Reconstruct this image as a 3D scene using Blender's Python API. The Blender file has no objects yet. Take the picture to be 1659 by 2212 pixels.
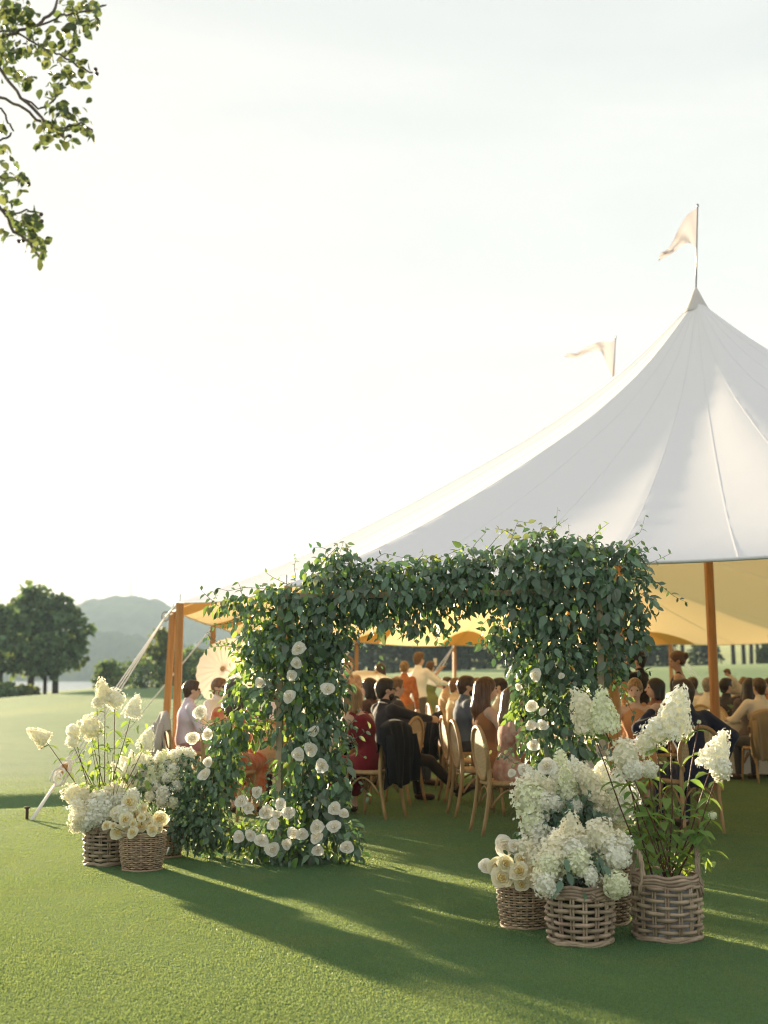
import bpy, math, random
import numpy as np
from mathutils import Vector, Matrix, Quaternion

R_ = math.radians
scene = bpy.context.scene
COL = scene.collection
rng = random.Random(7)
nr = np.random.default_rng(11)

# ---------------------------------------------------------------- camera
CAM_H = 1.4
FOC = 2800.0 / 2212.0            # focal length in picture heights
PITCH = math.atan(356.0 / 2800.0)
cam_data = bpy.data.cameras.new('camera')
cam = bpy.data.objects.new('camera', cam_data)
COL.objects.link(cam)
cam.location = (0, 0, CAM_H)
cam.rotation_euler = (math.pi / 2 + PITCH, 0, 0)
cam_data.sensor_fit = 'VERTICAL'
cam_data.sensor_height = 36
cam_data.lens = 36 * FOC
cam_data.clip_start = 0.05
cam_data.clip_end = 6000
cam_data.dof.use_dof = True
cam_data.dof.focus_distance = 8.6
cam_data.dof.aperture_fstop = 2.2
scene.camera = cam

# ---------------------------------------------------------------- light
SUN_EL = R_(7.2)
SUN_AZ = math.atan2(-0.535, 0.845)          # from +Y towards +X
SUN_DIR = Vector((math.sin(SUN_AZ) * math.cos(SUN_EL), math.cos(SUN_AZ) * math.cos(SUN_EL), math.sin(SUN_EL)))
world = bpy.data.worlds.new('World')
scene.world = world
world.use_nodes = True
wn = world.node_tree
wn.nodes.clear()
sky = wn.nodes.new('ShaderNodeTexSky')
sky.sky_type = 'NISHITA'
sky.sun_disc = False
sky.sun_elevation = SUN_EL
sky.sun_rotation = SUN_AZ
sky.altitude = 0
sky.air_density = 1.0
sky.dust_density = 2.5
sky.ozone_density = 1.0
bg = wn.nodes.new('ShaderNodeBackground')
bg.inputs[1].default_value = 0.06
# thin high cloud veiling the whole sky: pale, slightly uneven
tc = wn.nodes.new('ShaderNodeTexCoord')
mp = wn.nodes.new('ShaderNodeMapping'); mp.inputs['Scale'].default_value = (1, 1, 3.5)
nz = wn.nodes.new('ShaderNodeTexNoise'); nz.inputs['Scale'].default_value = 1.6; nz.inputs['Detail'].default_value = 6
rmp = wn.nodes.new('ShaderNodeMapRange')
rmp.inputs[1].default_value = 0.3; rmp.inputs[2].default_value = 0.75
rmp.inputs[3].default_value = 0.86; rmp.inputs[4].default_value = 0.97
veil = wn.nodes.new('ShaderNodeMix'); veil.data_type = 'RGBA'
veil.inputs[7].default_value = (2.52, 2.57, 2.46, 1)
out = wn.nodes.new('ShaderNodeOutputWorld')
L = wn.links.new
L(tc.outputs['Generated'], mp.inputs[0]); L(mp.outputs[0], nz.inputs[0]); L(nz.outputs[0], rmp.inputs[0])
L(rmp.outputs[0], veil.inputs[0]); L(sky.outputs[0], veil.inputs[6])
n3 = wn.nodes.new('ShaderNodeTexNoise'); n3.inputs['Scale'].default_value = 2.3; n3.inputs['Detail'].default_value = 7; n3.inputs['Distortion'].default_value = 0.6
mp3 = wn.nodes.new('ShaderNodeMapping'); mp3.inputs['Scale'].default_value = (1, 1.6, 4.5); mp3.inputs['Rotation'].default_value = (0.25, 0.2, 0)
L(tc.outputs['Generated'], mp3.inputs[0]); L(mp3.outputs[0], n3.inputs[0])
wisp = wn.nodes.new('ShaderNodeMix'); wisp.data_type = 'RGBA'
wisp.inputs[6].default_value = (2.46, 2.53, 2.46, 1); wisp.inputs[7].default_value = (2.84, 2.83, 2.68, 1)
r3 = wn.nodes.new('ShaderNodeMapRange'); r3.inputs[1].default_value = 0.35; r3.inputs[2].default_value = 0.65
L(n3.outputs[0], r3.inputs[0]); L(r3.outputs[0], wisp.inputs[0]); L(wisp.outputs[2], veil.inputs[7])
L(veil.outputs[2], bg.inputs[0]); L(bg.outputs[0], out.inputs[0])

sun_data = bpy.data.lights.new('sun', 'SUN')
sun_data.energy = 4.5
sun_data.angle = R_(1.0)
sun_data.color = (1.0, 0.82, 0.55)
sun = bpy.data.objects.new('sun', sun_data)
COL.objects.link(sun)
sun.rotation_euler = (-SUN_DIR).to_track_quat('-Z', 'Y').to_euler()

vs = scene.view_settings
vs.view_transform = 'Standard'
vs.look = 'None'
vs.exposure = 2.5
vs.gamma = 1.0
vs.use_curve_mapping = False
scene.cycles.max_bounces = 10
scene.cycles.transparent_max_bounces = 12
scene.cycles.transmission_bounces = 8
scene.cycles.diffuse_bounces = 5
scene.cycles.sample_clamp_indirect = 6
scene.cycles.use_denoising = True
scene.cycles.filter_width = 1.1

# ---------------------------------------------------------------- reading the photograph: a pixel (1659 wide) and a distance give a point
F_ = 2800.0
_ca, _sa = math.cos(PITCH), math.sin(PITCH)
def ray(dx, dy):
    xc = (dx - 829.5) / F_; yc = -(dy - 1106.0) / F_
    return Vector((xc, _ca - yc * _sa, _sa + yc * _ca))
def P(dx, dy, Y):
    d = ray(dx, dy); return Vector((0, 0, CAM_H)) + d * (Y / d.y)
def G(dx, dy, z=0.0):
    d = ray(dx, dy); return Vector((0, 0, CAM_H)) + d * ((z - CAM_H) / d.z)
# ---------------------------------------------------------------- materials
MATS = {}
def mat(name, base, rough=0.65, spec=0.25, c2=None, nscale=8.0, bump=0.0, bscale=40.0, trans=None, tw=0.0, rand=0.0,
        metal=0.0, stretch=None, coat=0.0, sheen=0.0, island=False, wave=None, bdist=0.01, c3=None, n3=0.6, lo3=0.52, hi3=0.72):
    if name in MATS: return MATS[name]
    m = bpy.data.materials.new(name); m.use_nodes = True
    nt = m.node_tree; nd = nt.nodes; lk = nt.links.new
    pr = nd['Principled BSDF']; mo = nd['Material Output']
    pr.inputs['Roughness'].default_value = rough
    pr.inputs['Specular IOR Level'].default_value = spec
    pr.inputs['Metallic'].default_value = metal
    if sheen: pr.inputs['Sheen Weight'].default_value = sheen
    if coat: pr.inputs['Coat Weight'].default_value = coat
    tcn = nd.new('ShaderNodeTexCoord'); mpn = nd.new('ShaderNodeMapping')
    lk(tcn.outputs['Object'], mpn.inputs[0])
    if stretch: mpn.inputs['Scale'].default_value = stretch
    col = None
    if c2 is not None:
        n = nd.new('ShaderNodeTexNoise'); n.inputs['Scale'].default_value = nscale; n.inputs['Detail'].default_value = 5
        lk(mpn.outputs[0], n.inputs[0])
        mr = nd.new('ShaderNodeMapRange'); mr.inputs[1].default_value = 0.32; mr.inputs[2].default_value = 0.68
        lk(n.outputs[0], mr.inputs[0])
        mx = nd.new('ShaderNodeMix'); mx.data_type = 'RGBA'
        mx.inputs[6].default_value = (*base, 1); mx.inputs[7].default_value = (*c2, 1)
        lk(mr.outputs[0], mx.inputs[0]); col = mx.outputs[2]
        if c3 is not None:
            nb = nd.new('ShaderNodeTexNoise'); nb.inputs['Scale'].default_value = n3; nb.inputs['Detail'].default_value = 8; nb.inputs['Roughness'].default_value = 0.65
            lk(mpn.outputs[0], nb.inputs[0]); m3 = nd.new('ShaderNodeMapRange'); m3.inputs[1].default_value = lo3; m3.inputs[2].default_value = hi3; lk(nb.outputs[0], m3.inputs[0])
            x3 = nd.new('ShaderNodeMix'); x3.data_type = 'RGBA'; lk(m3.outputs[0], x3.inputs[0]); lk(col, x3.inputs[6]); x3.inputs[7].default_value = (*c3, 1); col = x3.outputs[2]
    if rand:
        hs = nd.new('ShaderNodeHueSaturation')
        if col is None: hs.inputs['Color'].default_value = (*base, 1)
        else: lk(col, hs.inputs['Color'])
        oi = nd.new('ShaderNodeObjectInfo')
        src = oi.outputs['Random']
        if island:
            ge = nd.new('ShaderNodeNewGeometry')
            ad = nd.new('ShaderNodeMath'); ad.operation = 'ADD'
            lk(oi.outputs['Random'], ad.inputs[0]); lk(ge.outputs['Random Per Island'], ad.inputs[1])
            fr = nd.new('ShaderNodeMath'); fr.operation = 'FRACT'; lk(ad.outputs[0], fr.inputs[0]); src = fr.outputs[0]
        r1 = nd.new('ShaderNodeMapRange'); r1.inputs[3].default_value = 1 - rand; r1.inputs[4].default_value = 1 + rand
        lk(src, r1.inputs[0]); lk(r1.outputs[0], hs.inputs['Value'])
        m7 = nd.new('ShaderNodeMath'); m7.operation = 'MULTIPLY'; m7.inputs[1].default_value = 7.31; lk(src, m7.inputs[0])
        f7 = nd.new('ShaderNodeMath'); f7.operation = 'FRACT'; lk(m7.outputs[0], f7.inputs[0])
        r2 = nd.new('ShaderNodeMapRange'); r2.inputs[3].default_value = 0.5 - rand * 0.06; r2.inputs[4].default_value = 0.5 + rand * 0.06
        lk(f7.outputs[0], r2.inputs[0]); lk(r2.outputs[0], hs.inputs['Hue'])
        col = hs.outputs[0]
    if col is None: pr.inputs['Base Color'].default_value = (*base, 1)
    else: lk(col, pr.inputs['Base Color'])
    if bump:
        if wave:
            b = nd.new('ShaderNodeTexWave'); b.inputs['Scale'].default_value = bscale; b.inputs['Distortion'].default_value = wave
            b.inputs['Detail'].default_value = 2
        else:
            b = nd.new('ShaderNodeTexNoise'); b.inputs['Scale'].default_value = bscale; b.inputs['Detail'].default_value = 4
        lk(mpn.outputs[0], b.inputs[0])
        bp = nd.new('ShaderNodeBump'); bp.inputs['Strength'].default_value = bump; bp.inputs['Distance'].default_value = bdist
        lk(b.outputs[1] if wave else b.outputs[0], bp.inputs['Height'])
        lk(bp.outputs[0], pr.inputs['Normal'])
    if trans is not None:
        tr = nd.new('ShaderNodeBsdfTranslucent')
        if rand or c2 is not None:
            # tint the transmitted light by the same variation
            mm = nd.new('ShaderNodeMix'); mm.data_type = 'RGBA'; mm.blend_type = 'MULTIPLY'; mm.inputs[0].default_value = 0.0
            mm.inputs[6].default_value = (*trans, 1); tr.inputs[0].default_value = (*trans, 1)
            if rand:
                h2 = nd.new('ShaderNodeHueSaturation'); h2.inputs['Color'].default_value = (*trans, 1)
                lk(r1.outputs[0], h2.inputs['Value']); lk(r2.outputs[0], h2.inputs['Hue']); lk(h2.outputs[0], tr.inputs[0])
        else: tr.inputs[0].default_value = (*trans, 1)
        ms = nd.new('ShaderNodeMixShader'); ms.inputs[0].default_value = tw
        lk(pr.outputs[0], ms.inputs[1]); lk(tr.outputs[0], ms.inputs[2]); lk(ms.outputs[0], mo.inputs[0])
    MATS[name] = m
    return m

# ---------------------------------------------------------------- objects
def link(o, parent=None):
    COL.objects.link(o)
    if parent is not None: o.parent = parent
    return o
def tag(o, label=None, cat=None, group=None, kind=None):
    if label: o['label'] = label
    if cat: o['category'] = cat
    if group: o['group'] = group
    if kind: o['kind'] = kind
    return o
def empty(name, loc=(0, 0, 0), rz=0.0, parent=None):
    o = bpy.data.objects.new(name, None); o.empty_display_size = 0.1
    o.location = loc; o.rotation_euler = (0, 0, rz)
    return link(o, parent)
def inst(name, me, parent=None, loc=(0, 0, 0), rot=None, scale=1.0, m=None):
    o = bpy.data.objects.new(name, me)
    if rot is None: rot = Matrix.Identity(3)
    if isinstance(scale, (int, float)): scale = (scale,) * 3
    M4 = Matrix.Translation(Vector(loc)) @ rot.to_4x4() @ Matrix.Diagonal((*scale, 1))
    link(o, parent)
    if parent is not None: o.matrix_local = M4
    else: o.matrix_basis = M4
    return o
def mesh_np(name, v, f, mats, smooth=True, fmat=None):
    """v (n,3) array, f (m,k) array of one polygon size"""
    v = np.asarray(v, np.float32); f = np.asarray(f, np.int32)
    me = bpy.data.meshes.new(name)
    me.vertices.add(len(v)); me.vertices.foreach_set('co', v.ravel())
    k = f.shape[1]
    me.loops.add(f.size); me.loops.foreach_set('vertex_index', f.ravel())
    me.polygons.add(len(f))
    me.polygons.foreach_set('loop_start', np.arange(0, f.size, k, dtype=np.int32))
    me.polygons.foreach_set('loop_total', np.full(len(f), k, np.int32))
    me.polygons.foreach_set('use_smooth', np.full(len(f), smooth, bool))
    if not isinstance(mats, (list, tuple)): mats = [mats]
    for m in mats: me.materials.append(m)
    if fmat is not None: me.polygons.foreach_set('material_index', np.asarray(fmat, np.int32))
    me.update(calc_edges=True)
    me.validate()
    return me
class MB:
    def __init__(s): s.v = []; s.f = []; s.mi = []; s.m = 0
    def add(s, vs, fs):
        o = len(s.v); s.v += [tuple(p) for p in vs]
        for f in fs: s.f.append(tuple(i + o for i in f)); s.mi.append(s.m)
        return s
    def box(s, c, sz, M=None):
        x, y, z = sz[0] / 2, sz[1] / 2, sz[2] / 2
        vs = [Vector((a * x, b * y, d * z)) for a in (-1, 1) for b in (-1, 1) for d in (-1, 1)]
        if M is not None: vs = [M @ p for p in vs]
        vs = [p + Vector(c) for p in vs]
        return s.add(vs, [(0, 1, 3, 2), (4, 6, 7, 5), (0, 4, 5, 1), (2, 3, 7, 6), (0, 2, 6, 4), (1, 5, 7, 3)])
    def tube(s, pts, rad, n=8, closed=False, cap=True, flat=None):
        pts = [Vector(p) for p in pts]; N = len(pts)
        if isinstance(rad, (int, float)): rad = [rad] * N
        base = len(s.v); up = None; rings = []
        for i in range(N):
            if closed: t = pts[(i + 1) % N] - pts[i - 1]
            else: t = pts[min(i + 1, N - 1)] - pts[max(i - 1, 0)]
            t = t.normalized() if t.length > 1e-9 else Vector((0, 0, 1))
            if up is None:
                up = Vector((0, 0, 1)) if abs(t.z) < 0.9 else Vector((1, 0, 0))
            x = up.cross(t)
            if x.length < 1e-6: x = Vector((1, 0, 0)).cross(t)
            x.normalize(); y = t.cross(x).normalized(); up = y
            r = rad[i]; ry = r * (flat if flat else 1)
            rings.append([pts[i] + x * (r * math.cos(2 * math.pi * k / n)) + y * (ry * math.sin(2 * math.pi * k / n)) for k in range(n)])
        vs = [p for r in rings for p in r]; fs = []
        for i in range(N if closed else N - 1):
            a = i * n; b = ((i + 1) % N) * n
            for k in range(n):
                k2 = (k + 1) % n; fs.append((a + k, a + k2, b + k2, b + k))
        if cap and not closed:
            fs.append(tuple(range(n - 1, -1, -1))); fs.append(tuple((N - 1) * n + k for k in range(n)))
        return s.add(vs, fs)
    def lathe(s, prof, n=24, c=(0, 0, 0), cap=False):
        vs = []; fs = []
        for (r, z) in prof:
            for k in range(n):
                a = 2 * math.pi * k / n; vs.append((c[0] + r * math.cos(a), c[1] + r * math.sin(a), c[2] + z))
        for i in range(len(prof) - 1):
            for k in range(n):
                k2 = (k + 1) % n; fs.append((i * n + k, i * n + k2, (i + 1) * n + k2, (i + 1) * n + k))
        if cap:
            fs.append(tuple(range(n - 1, -1, -1))); fs.append(tuple((len(prof) - 1) * n + k for k in range(n)))
        return s.add(vs, fs)
    def grid(s, fn, nu, nv):
        vs = [fn(i / nu, j / nv) for i in range(nu + 1) for j in range(nv + 1)]
        fs = [(i * (nv + 1) + j, (i + 1) * (nv + 1) + j, (i + 1) * (nv + 1) + j + 1, i * (nv + 1) + j + 1) for i in range(nu) for j in range(nv)]
        return s.add(vs, fs)
    def mesh(s, name, mats, smooth=True):
        me = bpy.data.meshes.new(name); me.from_pydata(s.v, [], s.f)
        if not isinstance(mats, (list, tuple)): mats = [mats]
        for m in mats: me.materials.append(m)
        if len(mats) > 1: me.polygons.foreach_set('material_index', s.mi)
        if smooth: me.polygons.foreach_set('use_smooth', [True] * len(me.polygons))
        me.update(); return me
    def build(s, name, mats, parent=None, smooth=True):
        return inst(name, s.mesh(name, mats, smooth), parent)

def frame(y, z):
    """3x3 matrix whose Y axis is y and whose Z axis is near z"""
    y = Vector(y).normalized(); z = Vector(z); x = y.cross(z)
    if x.length < 1e-5: x = y.cross(Vector((1, 0.3, 0.2)))
    x.normalize(); z = x.cross(y)
    return Matrix((x, y, z)).transposed()
def frames_np(y, z):
    y = y / np.linalg.norm(y, axis=1, keepdims=True)
    x = np.cross(y, z); x /= np.maximum(np.linalg.norm(x, axis=1, keepdims=True), 1e-6)
    z = np.cross(x, y)
    return np.stack([x, y, z], axis=2)          # columns
def scatter(tv, tf, Rm, loc, sc):
    """many copies of a template as one vertex/face array"""
    n = len(loc); tv = np.asarray(tv, float); tf = np.asarray(tf, int)
    sc = np.asarray(sc, float)
    if sc.ndim == 1: V = np.einsum('nij,kj->nki', Rm, tv) * sc[:, None, None]
    else: V = np.einsum('nij,nkj->nki', Rm, tv[None] * sc[:, None, :])
    V = V + np.asarray(loc)[:, None, :]
    Fc = tf[None] + (np.arange(n) * len(tv))[:, None, None]
    return V.reshape(-1, 3), Fc.reshape(-1, tf.shape[1])
def rand_unit(n):
    v = nr.normal(size=(n, 3)); return v / np.linalg.norm(v, axis=1, keepdims=True)

# leaf templates: length 1 along +Y, Z is the upper side
def leaf_template(w=0.30, fold=0.10, bend=0.12):
    ys = [0.0, 0.22, 0.5, 0.78, 1.0]; ws = [0.03, 0.8, 1.0, 0.62, 0.0]
    v = []; f = []
    for y, k in zip(ys, ws):
        zc = -bend * y * y
        v += [(-w * k, y, zc + fold * k * w * 2), (0, y, zc), (w * k, y, zc + fold * k * w * 2)]
    for i in range(4):
        a = 3 * i; b = a + 3
        f += [(a, a + 1, b + 1), (a, b + 1, b), (a + 1, a + 2, b + 2), (a + 1, b + 2, b + 1)]
    return np.array(v), np.array(f)
# ================================================================= SETTING
def smooth01(t): t = np.clip(t, 0, 1); return t * t * (3 - 2 * t)
_th = np.array([-1.2, -0.42, -0.296, -0.245, -0.2, -0.146, -0.10, -0.014, 0.061, 0.24, 0.6, 1.4])
_ze = np.array([-0.6, -0.5, -0.40, 0.10, 0.55, 0.9, 1.2, 1.5, 1.7, 2.2, 2.6, 3.0])
def lawn_z(x, y):
    x = np.asarray(x, float); y = np.asarray(y, float)
    th = x / np.maximum(y, 8.0)
    ze = np.interp(th, _th, _ze)
    t = np.clip((y - 20) / 95.0, 0, None)
    z = ze * smooth01(t)
    amp = smooth01((y - 26) / 40)
    z = z + amp * (0.22 * np.sin(x * 0.09 + y * 0.05) + 0.16 * np.sin(y * 0.16 - x * 0.05 + 1.0) + 0.05 * np.sin(y * 0.4 + x * 0.21))
    far = smooth01((y - 150) / 250)
    z = z + far * 9.0 * smooth01((th + 0.10) / 0.2)
    # bank of the lake on the left
    drop = smooth01((y - (112 + 3 * np.sin(x * 0.07) + 500 * smooth01((th + 0.125) / 0.12))) / 10)
    z = z * (1 - drop) + (-5.0) * drop
    # lip at the edge of the green, left
    q = x * 0.22 + (y - 14.2)             # > 0 beyond the lip
    q = (y - 14.15) - 0.42 * (x + 4.3)
    side = smooth01((-2.9 - x) / 1.2)
    lip = side * (-0.16 * smooth01((q + 0.10) / 0.14) + 0.20 * smooth01((q - 0.15) / 1.3))
    return z + lip * smooth01((30 - y) / 6)
lawn_m = bpy.data.materials.new('lawn_grass'); lawn_m.use_nodes = True
def _lawn():
    nt = lawn_m.node_tree; nd = nt.nodes; lk = nt.links.new; pr = nd['Principled BSDF']
    tcn = nd.new('ShaderNodeTexCoord')
    def noise(scale, det=4, st=None):
        n = nd.new('ShaderNodeTexNoise'); n.inputs['Scale'].default_value = scale; n.inputs['Detail'].default_value = det
        if st:
            mp = nd.new('ShaderNodeMapping'); mp.inputs['Scale'].default_value = st; lk(tcn.outputs['Object'], mp.inputs[0]); lk(mp.outputs[0], n.inputs[0])
        else: lk(tcn.outputs['Object'], n.inputs[0])
        return n.outputs[0]
    def mixc(f, a, b, lo=0.35, hi=0.65):
        mr = nd.new('ShaderNodeMapRange'); mr.inputs[1].default_value = lo; mr.inputs[2].default_value = hi; lk(f, mr.inputs[0])
        mx = nd.new('ShaderNodeMix'); mx.data_type = 'RGBA'; lk(mr.outputs[0], mx.inputs[0])
        for i, c in ((6, a), (7, b)):
            if isinstance(c, tuple): mx.inputs[i].default_value = (*c, 1)
            else: lk(c, mx.inputs[i])
        return mx.outputs[2]
    c = mixc(noise(0.9), (0.055, 0.160, 0.080), (0.086, 0.186, 0.086))
    c = mixc(noise(60, 3), c, (0.042, 0.120, 0.052), 0.5, 0.75)
    c = mixc(noise(0.05, 3, (1, 0.35, 1)), c, (0.115, 0.185, 0.070), 0.48, 0.62)
    lk(c, pr.inputs['Base Color'])
    pr.inputs['Roughness'].default_value = 0.8; pr.inputs['Specular IOR Level'].default_value = 0.12
    pr.inputs['Sheen Weight'].default_value = 0.16; pr.inputs['Sheen Roughness'].default_value = 0.5
    pr.inputs['Sheen Tint'].default_value = (0.95, 0.88, 0.40, 1)
    bp = nd.new('ShaderNodeBump'); bp.inputs['Strength'].default_value = 0.9; bp.inputs['Distance'].default_value = 0.02
    lk(noise(170, 3), bp.inputs['Height'])
    b2 = nd.new('ShaderNodeBump'); b2.inputs['Strength'].default_value = 0.25; b2.inputs['Distance'].default_value = 0.05
    lk(noise(9, 4), b2.inputs['Height']); lk(b2.outputs[0], bp.inputs['Normal']); lk(bp.outputs[0], pr.inputs['Normal'])
_lawn()
def build_lawn():
    ys = np.concatenate([np.linspace(-40, 2, 12), np.linspace(3, 30, 190), np.geomspace(30.4, 190, 120), np.geomspace(196, 1300, 40)])
    us = np.concatenate([np.linspace(-3, -0.7, 18), np.linspace(-0.66, 0.5, 150), np.linspace(0.56, 3, 18)])
    Y, U = np.meshgrid(ys, us, indexing='ij')
    X = np.clip(U * np.maximum(Y, 0) * 0.85 + U * 8, -1800, 1800)
    Z = lawn_z(X, Y)
    v = np.stack([X, Y, Z], -1).reshape(-1, 3)
    a, b = Y.shape
    i, j = np.meshgrid(np.arange(a - 1), np.arange(b - 1), indexing='ij')
    q = (i * b + j).ravel()
    f = np.stack([q, q + 1, q + b + 1, q + b], 1)
    o = inst('lawn', mesh_np('lawn', v, f, lawn_m)); tag(o, kind='structure')
    o['label'] = 'mown golf green and fairway rolling back from the tent'
build_lawn()

# short blades standing on the green near the camera
blade_m = mat('grass_blades', (0.058, 0.172, 0.086), c2=(0.096, 0.198, 0.090), c3=(0.175, 0.205, 0.090), n3=1.3, nscale=2.6, rough=0.5, spec=0.25, trans=(0.36, 0.44, 0.13), tw=0.40, rand=0.20, island=True)
def build_blades():
    n = 1150000
    yy = 4.5 + 15.0 * (1 - nr.random(n) ** 0.42)
    xx = (nr.random(n) - 0.5) * (0.66 * yy + 0.5)
    zz = lawn_z(xx, yy)
    h = 0.003 + 0.0055 * nr.random(n); h *= 0.7 + 0.5 * np.sin(xx * 2.1 + np.sin(yy * 1.7)) ** 2 * nr.random(n) + 0.3 * nr.random(n)
    w = 0.0012 + 0.0010 * nr.random(n) + 0.00020 * yy
    a = nr.random(n) * 2 * np.pi; lean = 0.25 + 0.55 * nr.random(n); b = nr.random(n) * 2 * np.pi
    v = np.empty((n, 3, 3), np.float32)
    v[:, 0] = np.stack([xx - w * np.cos(a), yy - w * np.sin(a), zz - 0.002], 1)
    v[:, 1] = np.stack([xx + w * np.cos(a), yy + w * np.sin(a), zz - 0.002], 1)
    v[:, 2] = np.stack([xx + h * lean * np.cos(b), yy + h * lean * np.sin(b), zz + h], 1)
    o = inst('grass', mesh_np('grass', v.reshape(-1, 3), np.arange(n * 3).reshape(n, 3), blade_m, smooth=False))
    tag(o, 'short mown grass blades of the green in front of the tent', 'grass', kind='stuff')
build_blades()

# lake
water_m = mat('lake_water', (0.16, 0.20, 0.23), rough=0.22, spec=0.6, bump=0.25, bscale=0.8, stretch=(1, 0.25, 1), bdist=0.05)
mb = MB(); mb.add([(-900, 60, -1.0), (-25, 60, -1.0), (140, 760, -1.0), (-900, 760, -1.0)], [(0, 1, 2, 3)])
tag(mb.build('lake', water_m), 'pale lake beyond the fairway', None, kind='structure')

# hills across the lake
hill_m = mat('hill_forest', (0.014, 0.036, 0.022), c2=(0.060, 0.090, 0.045), nscale=0.035, rough=0.9, spec=0.05, bump=0.6, bscale=0.4, bdist=2.0)
def hill(name, y0, depth, prof, label, seed, bump):
    r = np.random.default_rng(seed)
    px = np.array([p[0] for p in prof], float); pz = np.array([p[1] for p in prof], float)
    nx, ny = 420, 46
    y_top = y0 + depth * 0.55
    d = np.linspace(0, 1, ny)
    dx = np.linspace(px[0], px[-1], nx)
    top = CAM_H + (1462 - np.interp(dx, px, pz)) * y_top / F_
    X = (dx - 829.5) / F_ * y_top
    Xg = np.repeat(X[:, None], ny, 1); Yg = y0 + depth * np.repeat(d[None], nx, 0)
    shape = np.where(d < 0.55, smooth01(d / 0.55) ** 0.8, 1 - 0.4 * smooth01((d - 0.55) / 0.45))
    Z = -2 + (top[:, None] + 2) * shape[None]
    # tree crowns: bumpy canopy
    nb = r.random((nx, ny)) * bump
    nb += bump * 0.8 * np.sin(np.arange(nx)[:, None] * 0.9 + r.random((nx, ny)) * 2)
    Z = Z + nb * smooth01(d * 6)[None] * np.where(shape > 0.02, 1, 0)
    Yg = Yg + (r.random((nx, ny)) - 0.5) * depth * 0.012; Xg = Xg + (r.random((nx, ny)) - 0.5) * 1.2
    v = np.stack([Xg, Yg, Z], -1).reshape(-1, 3)
    i, j = np.meshgrid(np.arange(nx - 1), np.arange(ny - 1), indexing='ij'); q = (i * ny + j).ravel()
    f = np.stack([q, q + ny, q + ny + 1, q + 1], 1)
    tag(inst(name, mesh_np(name, v, f, hill_m)), label, kind='structure')
hill('hill', 900, 420, [(-500, 1330), (-200, 1318), (0, 1313), (80, 1318), (160, 1313), (205, 1300), (240, 1294), (270, 1291), (300, 1293), (335, 1298), (365, 1311), (420, 1330), (520, 1345), (800, 1395), (1300, 1420), (2300, 1410)], 'hazy wooded hill rising across the lake', 3, 1.2)
hill('foothill', 725, 150, [(-500, 1395), (-100, 1400), (60, 1398), (150, 1385), (220, 1368), (300, 1380), (380, 1400), (470, 1392), (560, 1405), (900, 1425), (1400, 1432), (2300, 1425)], 'darker wooded slope along the far shore of the lake', 5, 1.8)
# radio mast on the hill
mb = MB(); b = P(283, 1300, 1130); t_ = P(283, 1240, 1130)
for dx_, dy_ in ((-1, -1), (1, -1), (0, 1)):
    mb.tube([b + Vector((dx_ * 1.4, dy_ * 1.4, 0)), t_], [0.28, 0.12], 5)
for k in range(8):
    q = b.lerp(t_, k / 8); s = 1.4 * (1 - k / 8)
    mb.tube([q + Vector((-s, -s, 0)), q + Vector((s, -s, 0)), q + Vector((0, s, 0))], 0.12, 4, closed=True)
tag(mb.build('radio_mast', mat('mast_steel', (0.45, 0.42, 0.4), rough=0.5)), 'faint lattice radio mast on top of the hazy hill', 'radio mast')
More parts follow.
